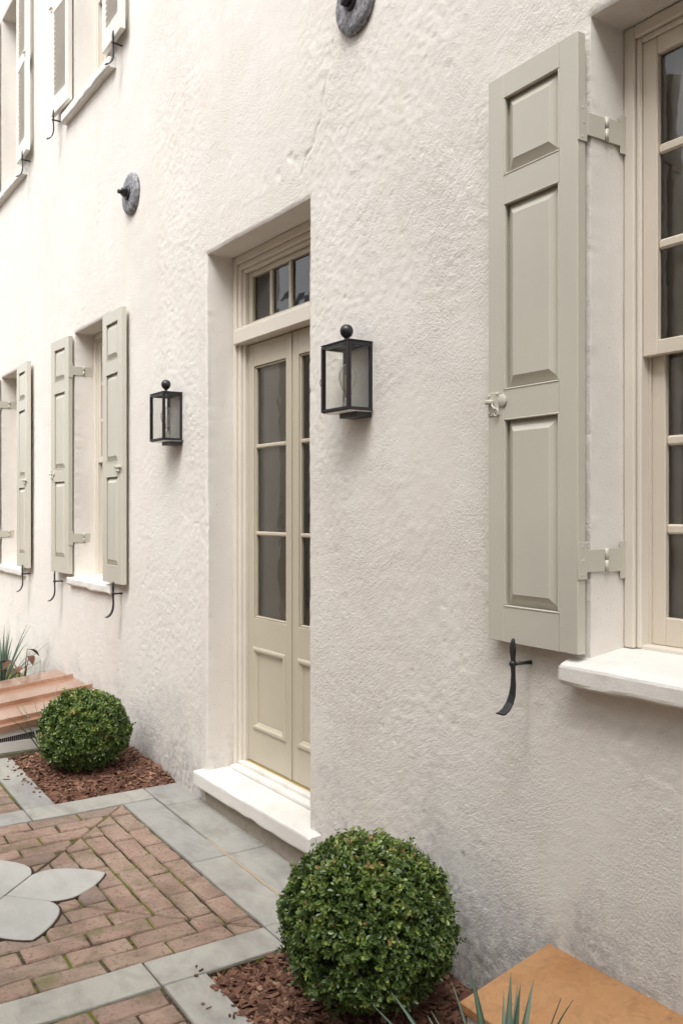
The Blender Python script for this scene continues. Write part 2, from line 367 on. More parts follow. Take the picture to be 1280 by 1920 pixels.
rng = random.Random(11)
def clip(poly, a, b, c):              # keep a*x+b*y+c >= 0
    out = []
    for i in range(len(poly)):
        p, q = poly[i], poly[(i + 1) % len(poly)]; dp = a * p[0] + b * p[1] + c; dq = a * q[0] + b * q[1] + c
        if dp >= 0: out.append(p)
        if (dp >= 0) != (dq >= 0):
            t = dp / (dp - dq); out.append((p[0] + t * (q[0] - p[0]), p[1] + t * (q[1] - p[1])))
    return out
def area(p): return .5 * abs(sum(p[i][0] * p[(i + 1) % len(p)][1] - p[(i + 1) % len(p)][0] * p[i][1] for i in range(len(p))))
def ccw(p):
    s = sum(p[i][0] * p[(i + 1) % len(p)][1] - p[(i + 1) % len(p)][0] * p[i][1] for i in range(len(p)))
    return p if s > 0 else p[::-1]
def slab(mb, poly, top, thick, cham=.004, seg=.06, jit=.0015, wob=0.0, rg=rng, crown=0.0):
    """prism on the tilted ground with worn, chamfered top edge"""
    poly = ccw(poly); pts = []
    for i in range(len(poly)):
        p, q = poly[i], poly[(i + 1) % len(poly)]; L = math.dist(p, q); n = max(1, int(L / seg))
        if L < .004: continue
        for k in range(n):
            t = k / n; pts.append((p[0] + t * (q[0] - p[0]) + rg.uniform(-jit, jit), p[1] + t * (q[1] - p[1]) + rg.uniform(-jit, jit)))
    n = len(pts)
    if n < 3: return
    cx = sum(p[0] for p in pts) / n; cy = sum(p[1] for p in pts) / n
    tx, ty = rg.uniform(-wob, wob), rg.uniform(-wob, wob)
    def z(x, y, d): return gz(x) + d + (x - cx) * tx + (y - cy) * ty
    vs = [(x, y, z(x, y, top - thick)) for x, y in pts] + [(x, y, z(x, y, top - cham * rg.uniform(.8, 1.5))) for x, y in pts]
    ins = []
    for x, y in pts:
        d = math.hypot(cx - x, cy - y) + 1e-6; k = min(.4, cham * 1.25 / d); ins.append((x + (cx - x) * k, y + (cy - y) * k))
    vs += [(x, y, z(x, y, top)) for x, y in ins]
    vs.append((cx, cy, z(cx, cy, top + crown)))
    fs = []
    for i in range(n):
        j = (i + 1) % n
        fs += [(i, j, n + j, n + i), (n + i, n + j, 2 * n + j, 2 * n + i), (2 * n + i, 2 * n + j, 3 * n)]
    mb.add(vs, fs)

def brick_obj(poly, parent, top=0.0, acc=None):
    if len(poly) < 3 or area(poly) < .0007: return
    mb = acc if acc is not None else MB()
    mb.tone = rng.random() if rng.random() > .06 else rng.uniform(.93, 1)
    slab(mb, poly, top + rng.uniform(-.004, .003), .035, .0055, .05, .0030, .016, rng, .0005)
    if acc is None: obj('brick', mb.mesh('brick', True), M['brick'], parent)
J = .0058
FX0, FX1, FY1 = -4.70, -3.11, -.40; S = FX1 - FX0; FY0 = FY1 - S; FCX, FCY = (FX0 + FX1) / 2, (FY0 + FY1) / 2
# petals of the stone flower: outline from the centre
def petal_poly(ang, g=.0015, grow=0.0):
    pts = [(0, 0.0)]; out = []
    prof = [(.175, .157), (.205, .163), (.235, .162), (.27, .150), (.31, .127), (.35, .096), (.385, .062), (.41, .032), (.428, .003)]
    side = [(0.0, .004)] + [(.1465 - g + grow, .1485)] + [(w - g + grow, r + (grow if i == len(prof) - 1 else 0)) for i, (r, w) in enumerate(prof)]
    loc = side + [(-x, y) for x, y in side[:0:-1]]
    c, s = math.cos(ang), math.sin(ang)
    return [(FCX + x * c - y * s, FCY + x * s + y * c) for x, y in loc]
def in_flower(p):
    dx, dy = p[0] - FCX, p[1] - FCY
    for k in range(4):
        a = -k * math.pi / 2; x, y = dx * math.cos(a) - dy * math.sin(a), dx * math.sin(a) + dy * math.cos(a)
        if y > 0 and abs(x) <= y and y < .425:
            w = np.interp(y, [0, .148, .205, .235, .27, .31, .35, .385, .428], [0, .146, .163, .162, .150, .127, .096, .062, 0])
            if abs(x) < w - .004: return True
    return False
ROW = .1085
for side in range(4):                 # 0 wall side, 1 near side (+x), 2 outer side, 3 far side (-x)
    a = -side * math.pi / 2
    BL = (.2225, .2475, .2225, .2475)[side]
    for r in range(8):
        d0 = r * ROW; d1 = min(d0 + ROW, S / 2)
        if d1 - d0 < .03: continue
        off = (.115 if r % 2 else .0) + (.01 * math.sin(r * 5.1)) + (.012, .07, .03, .05)[side]
        k = -5
        while k < 6:
            u0 = k * BL + off; u1 = u0 + BL; k += 1
            q = [(u0 + J, S / 2 - d1 + J), (u1 - J, S / 2 - d1 + J), (u1 - J, S / 2 - d0 - J), (u0 + J, S / 2 - d0 - J)]
            q = clip(q, 1, 1, -.006); q = clip(q, -1, 1, -.006) if q else q      # mitre lines |x| <= y
            if len(q) < 3 or area(q) < .0007: continue
            P = [(FCX + x * math.cos(a) - y * math.sin(a), FCY + x * math.sin(a) + y * math.cos(a)) for x, y in q]
            cx = sum(p[0] for p in P) / len(P); cy = sum(p[1] for p in P) / len(P)
            if all(in_flower(p) for p in P) : continue
            brick_obj(P, paving, -.002)
# brick fields beyond the bands: nearest ones singly, the rest as one mass
def field(x0, x1, y0, y1, keep, along='y'):
    acc = MB(); n = 0
    nx = int((x1 - x0) / ROW) + 1
    for i in range(nx):
        a0 = x0 + i * ROW; a1 = min(a0 + ROW, x1)
        if a1 - a0 < .03: continue
        off = (.12 if i % 2 else 0) + rng.uniform(-.01, .01); y = y1 + off
        while y > y0:
            b1 = min(y, y1); b0 = max(y - .247, y0); y -= .247
            if b1 - b0 < .03: continue
            poly = [(a0 + J, b0 + J), (a1 - J, b0 + J), (a1 - J, b1 - J), (a0 + J, b1 - J)]
            if keep((a0 + a1) / 2, (b0 + b1) / 2): brick_obj(poly, paving, -.002)
            else: brick_obj(poly, paving, -.002, acc)
    if acc.v:
        o = obj('brick_field', acc.mesh('brick_field', True), M['brick'], paving); o['kind'] = 'stuff'
field(-2.928, PX1, PY0, -.905, lambda x, y: x < -2.3 and y > -1.7)
field(PX0, -4.885, PY0, -.875, lambda x, y: x > -5.8 and y > -1.4)
field(-4.70, -3.11, PY0, FY0 - .185, lambda x, y: False)

# bluestone bands and border slabs
def flag(x0, x1, y0, y1, tone=None, top=.0, thick=.045, mat='blue', j=.003):
    mb = MB(); mb.tone = rng.random() if tone is None else tone
    slab(mb, [(x0 + j, y0 + j), (x1 - j, y0 + j), (x1 - j, y1 - j), (x0 + j, y1 - j)], top, thick, .0035, .09, .0016, .002)
    return obj('flagstone', mb.mesh('flagstone', True), M[mat], paving)
for (y0, y1) in ((-.90, -.40), (-1.62, -.90), (FY0 - .18, -1.62)): flag(-3.11, -2.93, y0, y1)                 # near band
flag(-3.11, -2.93, -.40, .02)
for (y0, y1) in ((-.87, -.21), (-1.55, -.87), (FY0 - .18, -1.55)): flag(-4.885, -4.70, y0, y1)
flag(-4.885, -4.56, -.21, .03)
flag(-4.70, -3.81, -.40, -.218); flag(-3.81, -3.11, -.40, -.218)
flag(-4.56, -3.81, -.213, .03); flag(-3.81, -3.11, -.213, .03)
for a, b in ((-4.70, -3.9), (-3.9, -3.11)): flag(a, b, FY0 - .18, FY0)
for a, b in ((-2.93, -2.15), (-2.15, -1.2), (-1.2, -.1), (-.1, PX1)): flag(a, b, -.90, -.735)
for a, b in ((-5.45, -4.885), (-6.2, -5.45), (-7.2, -6.2), (-8.4, -7.2), (-9.7, -8.4), (PX0, -9.7)): flag(a, b, -.87, -.705)
tan = MB()
tpts = [(-4.02, -.222), (-3.9, -.218), (-3.7, -.2165), (-3.5, -.217), (-3.3, -.215), (-3.11, -.217)]
for i in range(5):
    (xa, ya), (xb, yb) = tpts[i], tpts[i + 1]
    w = .0055 if i else .003
    tan.add([(xa, ya - w, gz(xa) + .0015), (xb, yb - .0055, gz(xb) + .0015), (xb, yb + .0055, gz(xb) + .0015), (xa, ya + w, gz(xa) + .0015),
             (xa, ya - w, gz(xa) - .02), (xb, yb - .0055, gz(xb) - .02), (xb, yb + .0055, gz(xb) - .02), (xa, ya + w, gz(xa) - .02)],
            [(0, 1, 2, 3), (0, 4, 5, 1), (2, 6, 7, 3)])
obj('mortar_line', tan, M['tan'], paving)
for k in range(4):
    mb = MB(); slab(mb, petal_poly(-k * math.pi / 2, -.006, .003), -.0008, .03, .002, .05, .0004); obj('mortar_seam', mb.mesh('mortar_seam', True), M['soil'], paving)
    mb = MB(); mb.tone = (.8, .3, .6, .4)[k]; slab(mb, petal_poly(-k * math.pi / 2), .0035, .03, .0025, .05, .0008); obj('petal_stone', mb.mesh('petal_stone', True), M['petal'], paving)

# ================================================================== THE HOUSE
house = tag(empty('town_house', (-4.0, 0, 0)), 'tall cream stucco house with greige shutters and glazed double doors', 'house')
HL = -house.location
def hpart(name, me, m, loc=(0, 0, 0), rot=(0, 0, 0)):
    return obj(name, me, m, house, (loc[0] + 4.0, loc[1], loc[2]), rot)

# openings: (x0, x1, z0, z1, depth)
OPEN = [(-4.493, -3.43, .12, 3.0, .26), (-1.831, -1.02, 1.10, 3.082, .26), (-6.86, -6.05, 1.06, 2.957, .26), (-9.19, -8.38, 1.05, 2.90, .26),
        (-6.86, -6.05, 4.64, 6.42, .26), (-9.19, -8.38, 4.62, 6.41, .26)]
def lines(segs):
    out = []
    for a, b, s in segs: out += list(np.arange(a, b - s * .25, s))
    return np.array(out + [segs[-1][1]])
xs = lines([(-13, -9.4, .12), (-9.4, -5.4, .02), (-5.4, -1.35, .008), (-1.35, 1.4, .11)])
zs = lines([(-.35, -.1, .05), (-.1, 4.1, .008), (4.1, 6.8, .022), (6.8, 8.6, .12)])
def snap(arr, v): arr[np.argmin(np.abs(arr - v))] = v
for o in OPEN: snap(xs, o[0]); snap(xs, o[1]); snap(zs, o[2]); snap(zs, o[3])
crack = [(-3.50, 3.12), (-3.46, 3.20), (-3.405, 3.215), (-3.37, 3.29), (-3.335, 3.31), (-3.31, 3.42), (-3.27, 3.50), (-3.24, 3.62)]
cracks2 = [[(-3.24, 3.62), (-3.21, 3.80), (-3.23, 3.95), (-3.17, 4.1)], [(-2.55, .10), (-2.50, .22), (-2.42, .30), (-2.40, .40)]]
def stucco_h(x, z):
    h = .005 * fbm(x / 1.1, z / 1.1, 1, 2) + .0016 * fbm(x / .30, z / .30, 5, 2)
    rough = sstep(-.30, .38, fbm(x / .55, z / .55, 9, 3))
    rough = np.maximum(rough, .9 * sstep(.25, .0, np.abs(x + 4.66)) * sstep(-.2, .3, z))
    rough = np.maximum(rough, .8 * sstep(.55, .12, z)); rough = np.maximum(rough, .75 * sstep(.30, .05, np.abs(x + 3.2)))
    fine = .35 + .65 * sstep(-5.6, -5.2, x)
    h += fine * 0.0010 * (.3 + .7 * rough) * fbm(x / .04, z / .04, 13, 2) + fine * .0013 * (.25 + .75 * rough) * vnoise(x / .0185, z / .0185, 21)
    ca, sa = math.cos(.6), math.sin(.6); u = x * ca + z * sa; v = -x * sa + z * ca
    wv = .02 * fbm(x / .4, z / .4, 33, 2)
    h += .0005 * sstep(.05, .5, fbm(x / .7, z / .7, 41, 2)) * vnoise(u / .09, (v + wv) / .017, 29)
    p = vnoise(x / .021, z / .021, 51); h -= .0030 * sstep(.74, .95, p) * (.1 + .9 * rough)
    p = vnoise(x / .09, z / .09, 57); h += .0010 * sstep(.74, .95, p)
    # chipped plaster lip and crack above the door
    d = np.full(x.shape, 9.0)
    sel = (x > -3.7) & (x < -3.05) & (z > 3.0) & (z < 3.8)
    for (ax, az), (bx, bz) in zip(crack[:-1], crack[1:]):
        xx, zz = x[sel], z[sel]; t = np.clip(((xx - ax) * (bx - ax) + (zz - az) * (bz - az)) / ((bx - ax) ** 2 + (bz - az) ** 2), 0, 1)
        d[sel] = np.minimum(d[sel], np.hypot(xx - ax - t * (bx - ax), zz - az - t * (bz - az)))
    for ln in cracks2:
        for (ax, az), (bx, bz) in zip(ln[:-1], ln[1:]):
            sel = (x > min(ax, bx) - .05) & (x < max(ax, bx) + .05) & (z > min(az, bz) - .05) & (z < max(az, bz) + .05)
            xx, zz = x[sel], z[sel]; t = np.clip(((xx - ax) * (bx - ax) + (zz - az) * (bz - az)) / ((bx - ax) ** 2 + (bz - az) ** 2), 0, 1)
            d[sel] = np.minimum(d[sel], np.hypot(xx - ax - t * (bx - ax), zz - az - t * (bz - az)) + .004)
    d = d + .004 * vnoise(x / .03, z / .03, 61)
    h -= .007 * sstep(.013, .0, d)
    pm = sstep(.32, .05, np.hypot((x + 3.68) / .9, (z - 3.22) / .45)); h -= .006 * pm * sstep(.15, .7, fbm(x / .06, z / .06, 71, 2))
    return h
Xg, Zg = np.meshgrid(xs, zs, indexing='ij'); nx, nz = Xg.shape
Yg = -stucco_h(Xg, Zg)
dX = np.zeros_like(Xg); dZ = np.zeros_like(Zg)
keep = np.ones((nx - 1, nz - 1), bool); cxs = (xs[1:] + xs[:-1]) / 2; czs = (zs[1:] + zs[:-1]) / 2
for (x0, x1, z0, z1, dp) in OPEN:
    keep &= ~((cxs[:, None] > x0) & (cxs[:, None] < x1) & (czs[None, :] > z0) & (czs[None, :] < z1))
    ox = np.maximum(np.maximum(x0 - Xg, Xg - x1), 0); oz = np.maximum(np.maximum(z0 - Zg, Zg - z1), 0); dist = np.hypot(ox, oz)
    near = sstep(.10, .0, dist)
    dX += near * (.0030 * fbm(Xg / .25 + 3, Zg / .22, 81, 2) + .0030 * fbm(Xg / .035, Zg / .035, 83, 2))
    dZ += near * (.0030 * fbm(Xg / .22 + 7, Zg / .25, 85, 2) + .0030 * fbm(Xg / .035, Zg / .035, 87, 2))
    Yg += .006 * sstep(.016, 0, dist) ** 1.5
V = np.stack([Xg + dX, Yg, Zg + dZ], -1)
ids = np.arange(nx * nz).reshape(nx, nz)
Q = np.stack([ids[:-1, :-1], ids[1:, :-1], ids[1:, 1:], ids[:-1, 1:]], -1)[keep]
co = V.reshape(-1, 3); parts_co = [co]; parts_q = [Q]; base_n = len(co)
for (x0, x1, z0, z1, dp) in OPEN:
    i0, i1 = np.argmin(np.abs(xs - x0)), np.argmin(np.abs(xs - x1)); j0, j1 = np.argmin(np.abs(zs - z0)), np.argmin(np.abs(zs - z1))
    loop = [(i0, j) for j in range(j0, j1 + 1)] + [(i, j1) for i in range(i0 + 1, i1 + 1)] + [(i1, j) for j in range(j1 - 1, j0 - 1, -1)] + [(i, j0) for i in range(i1 - 1, i0, -1)]
    li = np.array([ids[a, b] for a, b in loop]); ring0 = V.reshape(-1, 3)[li]
    NR = 14; prev = base_n + np.arange(len(loop)); parts_co.append(ring0.copy()); base_n += len(loop)
    tgt = ring0.copy(); exact = np.array([(xs[a], 0, zs[b]) for a, b in loop])
    for k in range(1, NR + 1):
        t = k / NR; r = ring0 * (1 - t) ** 9 + exact * (1 - (1 - t) ** 9); r[:, 1] = ring0[:, 1] * (1 - t) + dp * t
        w = .0016 * vnoise(np.arange(len(loop)) * .03, np.full(len(loop), k * .3), 91) + .0005 * vnoise(np.arange(len(loop)) * .2, np.full(len(loop), k * .9), 93)
        ctr = np.array(((x0 + x1) / 2, 0, (z0 + z1) / 2)); sgx = np.where(np.abs(exact[:, 0] - x0) < 1e-6, 1, np.where(np.abs(exact[:, 0] - x1) < 1e-6, -1, 0)); sgz = np.where(sgx == 0, np.where(exact[:, 2] > ctr[2], -1, 1), 0)
        if k < NR: r[:, 0] += w * sgx; r[:, 2] += w * sgz
        b = base_n; parts_co.append(r); cur = b + np.arange(len(loop)); base_n += len(loop)
        parts_q.append(np.stack([prev, np.roll(prev, -1), np.roll(cur, -1), cur], -1)); prev = cur
wall_co = np.concatenate(parts_co); wall_co[:, 0] += 4.0
wm = mesh_np('wall', wall_co, np.concatenate(parts_q)[:, ::1], None, True)
wm.materials.append(M['stucco']); wm.materials.append(M['plaster'])
mi = np.zeros(len(wm.polygons), np.int32); mi[len(Q):] = 1; wm.polygons.foreach_set('material_index', mi)
obj('wall', wm, None, house)
# cornice and roof edge out of view above, and the closed rooms behind the openings
hpart('cornice', MB().box(-13, 1.4, -.28, .3, 8.5, 8.75, .03).box(-13, 1.4, -.18, .3, 8.32, 8.498, .02), M['trim'])
hpart('roof', MB().add([(-13, -.3, 8.76), (1.4, -.3, 8.76), (1.4, 5, 11), (-13, 5, 11), (-13, 10.3, 8.76), (1.4, 10.3, 8.76)], [(0, 1, 2, 3), (3, 2, 5, 4)]), M['roof'])
def room(x0, x1, z0, z1, y0=.262, y1=1.7):
    mb = MB(); e = .35
    vs = [(x, y, z) for z in (z0 - .1, z1 + .1) for y in (y0, y1) for x in (x0 - e, x1 + e)]
    mb.add(vs, [(0, 1, 3, 2), (4, 6, 7, 5), (2, 3, 7, 6), (0, 2, 6, 4), (1, 5, 7, 3)])
    # inner face of the front wall round the opening
    a, b, c, d = x0, x1, z0, z1
    mb.add([(x0 - e, y0, z0 - .1), (x1 + e, y0, z0 - .1), (x1 + e, y0, z1 + .1), (x0 - e, y0, z1 + .1), (a, y0, c), (b, y0, c), (b, y0, d), (a, y0, d)],
           [(0, 1, 5, 4), (1, 2, 6, 5), (2, 3, 7, 6), (3, 0, 4, 7)])
    hpart('room', mb, M['room'])
for (x0, x1, z0, z1, dp) in OPEN: room(x0, x1, z0, z1)

def curtain(w, h, y, folds, m, name='curtain'):
    n = 90; v = []; f = []
    for i in range(n + 1):
        t = i / n; yy = y + .0018 * math.sin(t * folds * 2 * math.pi) + .0008 * math.sin(t * folds * 5.3 + 1)
        v += [(t * w, yy, 0), (t * w, yy + .001 * math.sin(t * 9), h)]
    for i in range(n): f.append((2 * i, 2 * i + 2, 2 * i + 3, 2 * i + 1))
    mb = MB(); mb.add(v, f, True); return mb

# ---- sash window, origin at the opening's left bottom corner on the wall face
def sash_window(h, zb):
    """h: opening height above the local sill top zb=0"""
    W = .81
    win = empty('window', (0, 0, 0), house)
    c = .004
    fr = MB()
    fr.box(0.002, .040, .150, .262, 0, h - .003, c).box(W - .040, W - .002, .150, .262, 0, h - .003, c).box(.0405, W - .0405, .150, .262, h - .042, h - .003, c)
    fr.box(.0405, .058, .160, .262, 0, h - .0425, .005).box(W - .058, W - .0405, .160, .262, 0, h - .0425, .005).box(.0585, W - .0585, .160, .262, h - .060, h - .0425, .005)
    fr.box(.0405, W - .0405, .166, .262, -.03, .012, .004)
    obj('frame', fr, M['trim'], win)
    bd = MB(); bd.box(.0585, .066, .197, .203, .012, h - .0605).box(W - .066, W - .0585, .197, .203, .012, h - .0605)
    obj('parting_bead', bd, M['cream'], win)
    mid = h * .485; pw = (W - .118 - .10) / 3
    for s, (ya, yb, z0, z1) in enumerate(((.168, .196, mid - .035, h - .061), (.205, .233, .0125, mid + .012))):
        x0, x1 = .0590, W - .0590; st = .052; tr = .052; br = .045 if s == 0 else .085
        sash = MB(); sash.box(x0, x0 + st, ya, yb, z0, z1, .003).box(x1 - st, x1, ya, yb, z0, z1, .003)
        sash.box(x0 + st, x1 - st, ya, yb, z1 - (tr if s == 0 else .035), z1, .003).box(x0 + st, x1 - st, ya, yb, z0, z0 + br, .003)
        obj('sash', sash, M['cream'], win)
        gx0, gx1, gz0, gz1 = x0 + st, x1 - st, z0 + br, z1 - (tr if s == 0 else .035)
        m = .021
        for k in (1, 2):
            xm = gx0 + (gx1 - gx0) * k / 3
            obj('muntin', MB().box(xm - m / 2, xm + m / 2, ya + .003, yb - .002, gz0, gz1, .005), M['cream'], win)
            zm = gz0 + (gz1 - gz0) * k / 3
            obj('muntin', MB().box(gx0, gx1, ya + .0055, yb - .004, zm - .015, zm + .015, .006), M['cream'], win)
        for i in range(3):
            for k in range(3):
                a0 = gx0 + (gx1 - gx0) * i / 3; a1 = gx0 + (gx1 - gx0) * (i + 1) / 3; b0 = gz0 + (gz1 - gz0) * k / 3; b1 = gz0 + (gz1 - gz0) * (k + 1) / 3
                yy = (ya + yb) / 2 + .003
                tl = math.sin(i * 3.1 + k * 1.7 + s) * .0006
                obj('pane', MB().add([(a0, yy + tl, b0), (a1, yy - tl, b0), (a1, yy, b1), (a0, yy + tl, b1)], [(0, 1, 2, 3)]), M['glass'], win)
    obj('curtain', curtain(W - .13, h - .08, .246, 3, None), M['curtain'], win, (.065, 0, .013))
    return win
win = sash_window(3.082 - 1.187, 1.187); win.location = (-1.831 + 4, 0, 1.187)
w2 = copy_tree(win, house); w2.location = (-6.86 + 4, 0, 1.10); w2.scale = (1, 1, (2.957 - 1.10) / (3.082 - 1.187))
w3 = copy_tree(win, house); w3.location = (-9.19 + 4, 0, 1.08); w3.scale = (1, 1, (2.90 - 1.08) / (3.082 - 1.187))
w4 = copy_tree(win, house); w4.location = (-6.86 + 4, 0, 4.69); w4.scale = (1, 1, (6.42 - 4.69) / (3.082 - 1.187))
w5 = copy_tree(win, house); w5.location = (-9.19 + 4, 0, 4.67); w5.scale = (1, 1, (6.41 - 4.67) / (3.082 - 1.187))

# ---- sills: sloping stone blocks with soft, uneven edges
def stone_block(x0, x1, y0, y1, zt_front, zt_back, zb, seed, rag=.004, n=28):
    v = []; f = []
    prof = [(y1, zb), (y0 + .012, zb), (y0 + .002, zb + .008), (y0, zb + .016), (y0, zt_front - .012), (y0 + .003, zt_front - .004), (y0 + .010, zt_front), (y0 + .04, zt_front + (zt_back - zt_front) * .3), (y1, zt_back)]
    m = len(prof); t = np.linspace(0, 1, n + 1); t[1] = .012; t[-2] = .988
    for i, k in enumerate(t):
        x = x0 + (x1 - x0) * k; e = .006 if i in (0, n) else 0
        for q, (y, z) in enumerate(prof):
            dz = float(vnoise(np.array([x / .09]), np.array([q // 4 * 1.3]), seed)[0]) * rag * (1.5 if q in (1, 2, 3) else .45)
            dy = float(vnoise(np.array([x / .07]), np.array([q * 1.3 + 5]), seed)[0]) * rag * .5 if q not in (0, m - 1) else 0
            v.append((x, y + dy + (e if y < y0 + .02 else 0), z + dz * (0 if q in (0, m - 1) else 1) - (e if q in (5, 6, 7) else 0)))
    for i in range(n):
        for q in range(m - 1): f.append((i * m + q, i * m + q + 1, (i + 1) * m + q + 1, (i + 1) * m + q))
    b = n * m; f += [tuple(range(m))[::-1], tuple(b + q for q in range(m))]
    mb = MB(); mb.add(v, f, False); return mb
hpart('window_sill', stone_block(-1.897, -.95, -.068, .168, 1.150, 1.186, 1.084, 3, .0025), M['sill'])
hpart('window_sill', stone_block(-6.93, -5.955, -.038, .168, 1.092, 1.105, 1.030, 5, .0035), M['sill'])
hpart('window_sill', stone_block(-9.26, -8.28, -.038, .168, 1.072, 1.085, 1.012, 7, .0035), M['sill'])
hpart('window_sill', stone_block(-7.03, -5.93, -.055, .168, 4.675, 4.69, 4.605, 9, .004), M['sill'])
hpart('window_sill', stone_block(-9.36, -8.23, -.055, .168, 4.655, 4.67, 4.585, 11, .004), M['sill'])

# ---- panelled shutter; local x 0..w from the outer edge, hinge edge at x=w; front face at y=0, back at y=+.034
def raised_panel(x0, x1, z0, z1):
    mb = MB(); e = .002
    rings = [(0, .0225), (.004, .0225), (.0045, .0205), (.0395, .0012), (.0405, .0002)]
    v = []
    for ins, y in rings: v += [(x0 + e + ins, y, z0 + e + ins), (x1 - e - ins, y, z0 + e + ins), (x1 - e - ins, y, z1 - e - ins), (x0 + e + ins, y, z1 - e - ins)]
    f = []
    for r in range(len(rings) - 1):
        for k in range(4): f.append((r * 4 + k, r * 4 + (k + 1) % 4, r * 4 + 4 + (k + 1) % 4, r * 4 + 4 + k))
    b = (len(rings) - 1) * 4; f.append((b, b + 1, b + 2, b + 3))
    v += [(x0 + e, .030, z0 + e), (x1 - e, .030, z0 + e), (x1 - e, .030, z1 - e), (x0 + e, .030, z1 - e)]; n = b + 4
    f += [(n + 3, n + 2, n + 1, n)] + [((k + 1) % 4, k, n + k, n + (k + 1) % 4) for k in range(4)]
    return mb.add(v, f)
SW, SH = .392, 1.843
def hinge(parent, z, side=1):
    # plate on the shutter's hinge edge, arm and knuckle folded back into the reveal
    x = SW + .0006 if side > 0 else -.0006; s = 1 if side > 0 else -1
    X = lambda a, b: (min(x + s * a, x + s * b), max(x + s * a, x + s * b))
    h = MB(); h.box(*X(0, .004), -.001, .0365, z - .055, z + .055, .001).box(*X(.0003, .0043), .0366, .112, z - .034, z + .034, .001)
    h.box(*X(.0003, .0043), .127, .196, z - .036, z + .036, .001).box(*X(.0006, .0046), .1805, .2085, z - .058, z + .058, .001)
    for k in (0, 1):
        zz = z - .034 + k * .036; h.tube([(x + s * .004, .1195, zz), (x + s * .004, .1195, zz + .0345)], .0065, 14)
    o = obj('hinge', h, M['shutter' if z < 99 else 'trim'], parent)
    return o
def screws(z, side=1):
    mb = MB(); x = SW + .0042 if side > 0 else -.0042; s = 1 if side > 0 else -1
    for dy, dz in ((.016, .042), (.022, 0), (.016, -.042)):
        mb.tube([(x, dy, z + dz), (x + s * .0015, dy, z + dz)], [.0048, .0030], 8)
    return mb
def shutter(kind):
    sh = empty('shutter', (0, 0, 0), house)
    w, h, t = SW, SH, .034; st = .075; c = .0022
    rails = [(0, .115), (.723, .817), (1.422, 1.513), (1.768, 1.843)]
    obj('stile', MB().box(0, st, 0, t, 0, h, c), M['shutter'], sh); obj('stile', MB().box(w - st, w, 0, t, 0, h, c), M['shutter'], sh)
    for a, b in rails: obj('rail', MB().box(st + .0003, w - st - .0003, .0006, t - .0006, a, b, c * .6), M['shutter'], sh)
    for k in range(3): obj('panel', raised_panel(st, w - st, rails[k][1], rails[k + 1][0]), M['shutter'], sh)
    # little bead round each panel opening
    for k in range(3):
        a, b = rails[k][1], rails[k + 1][0]; bd = MB()
        bd.box(st - .001, st + .005, -.0012, .012, a + .0053, b - .0053, .002).box(w - st - .005, w - st + .001, -.0012, .012, a + .0053, b - .0053, .002)
        bd.box(st - .001, w - st + .001, -.0012, .012, a - .001, a + .005, .002).box(st - .001, w - st + .001, -.0012, .012, b - .005, b + .001, .002)
        obj('panel_bead', bd, M['shutter'], sh)
    z0 = .777; hs = 1
    for z in (.277, 1.575):
        hinge(sh, z); obj('screw_heads', screws(z), M['shutter'], sh)['kind'] = 'stuff'
    if kind == 'keeper':
        k = MB(); k.box(.004, .056, -.004, -.0003, z0 - .040, z0 + .036, .0012)
        k.lathe([(.001, 0), (.019, .0002), (.021, .0025), (.019, .0045), (.001, .0048)], (.070, -.0005, z0 + .006), 'y', 20)
        k.box(.004, .034, -.022, -.0042, z0 - .002, z0 + .012, .004)
        k.tube([(.030, -.012, z0 + .002), (.036, -.014, z0 - .010), (.046, -.014, z0 - .018), (.050, -.010, z0 - .022)], .0035, 8)
        ring = [(.050 + .009 * math.cos(a), -.011, z0 - .030 + .013 * math.sin(a)) for a in np.linspace(0, 2 * math.pi, 14)]
        k.tube(ring, .0026, 6, False)
        for px, pz in ((.011, .026), (.048, .030), (.011, -.030), (.050, -.034)): k.lathe([(.001, .0), (.0048, .0001), (.004, .003), (.001, .0042)], (px, -.004, z0 + pz), 'y', 10)
        obj('latch', k, M['shutter'], sh)
    else:
        k = MB(); k.box(.010, .098, -.004, -.0003, z0 - .030, z0 + .020, .001)
        k.tube([(-.016, -.012, z0 + .004), (.094, -.012, z0 + .004)], .0065, 10)
        for xx in (.018, .050, .084): k.box(xx, xx + .012, -.021, -.0035, z0 - .006, z0 + .014, .003)
        k.tube([(.066, -.016, z0 + .004), (.066, -.034, z0 + .010)], .0045, 8)
        k.box(.020, .086, -.016, -.0042, z0 - .027, z0 - .010, .003)
        obj('slide_bolt', k, M['shutter'], sh)
    return sh
shA = shutter('keeper')
def place_shutter(o, xh, z, yf, angle, scale_z=1.0, mirror=False):
    """xh: world x of the hinge edge; yf: front face y at hinge edge"""
    a = R(angle)
    sx = -1 if mirror else 1
    o.scale = (sx, 1, scale_z)
    # hinge edge local (SW,0) -> world
    o.rotation_euler = (0, 0, a)
    lx = SW * sx * math.cos(a); ly = SW * sx * math.sin(a)
    o.location = (xh - lx + 4.0, yf - ly, z)
place_shutter(shA, -1.829, 1.18, -.054, -1.2)
sh1 = copy_tree(shA, house); place_shutter(sh1, -6.855, 1.118, -.046, 3.0, .985)
sh0 = copy_tree(shA, house); place_shutter(sh0, -9.185, 1.10, -.046, 3.0, .975)
shB = shutter('bolt'); place_shutter(shB, -6.055, 1.118, -.052, -.8, .985, True)
sh3 = copy_tree(shB, house); place_shutter(sh3, -8.385, 1.10, -.052, -1.5, .975, True)
for o, l in ((shA, 'panelled shutter of the near window'), (sh1, 'left panelled shutter of the middle window'), (shB, 'right panelled shutter of the middle window with slide bolt'),
             (sh3, 'right panelled shutter of the farthest ground window'), (sh0, 'left shutter of the farthest ground window at the photo edge')): o['label'] = l

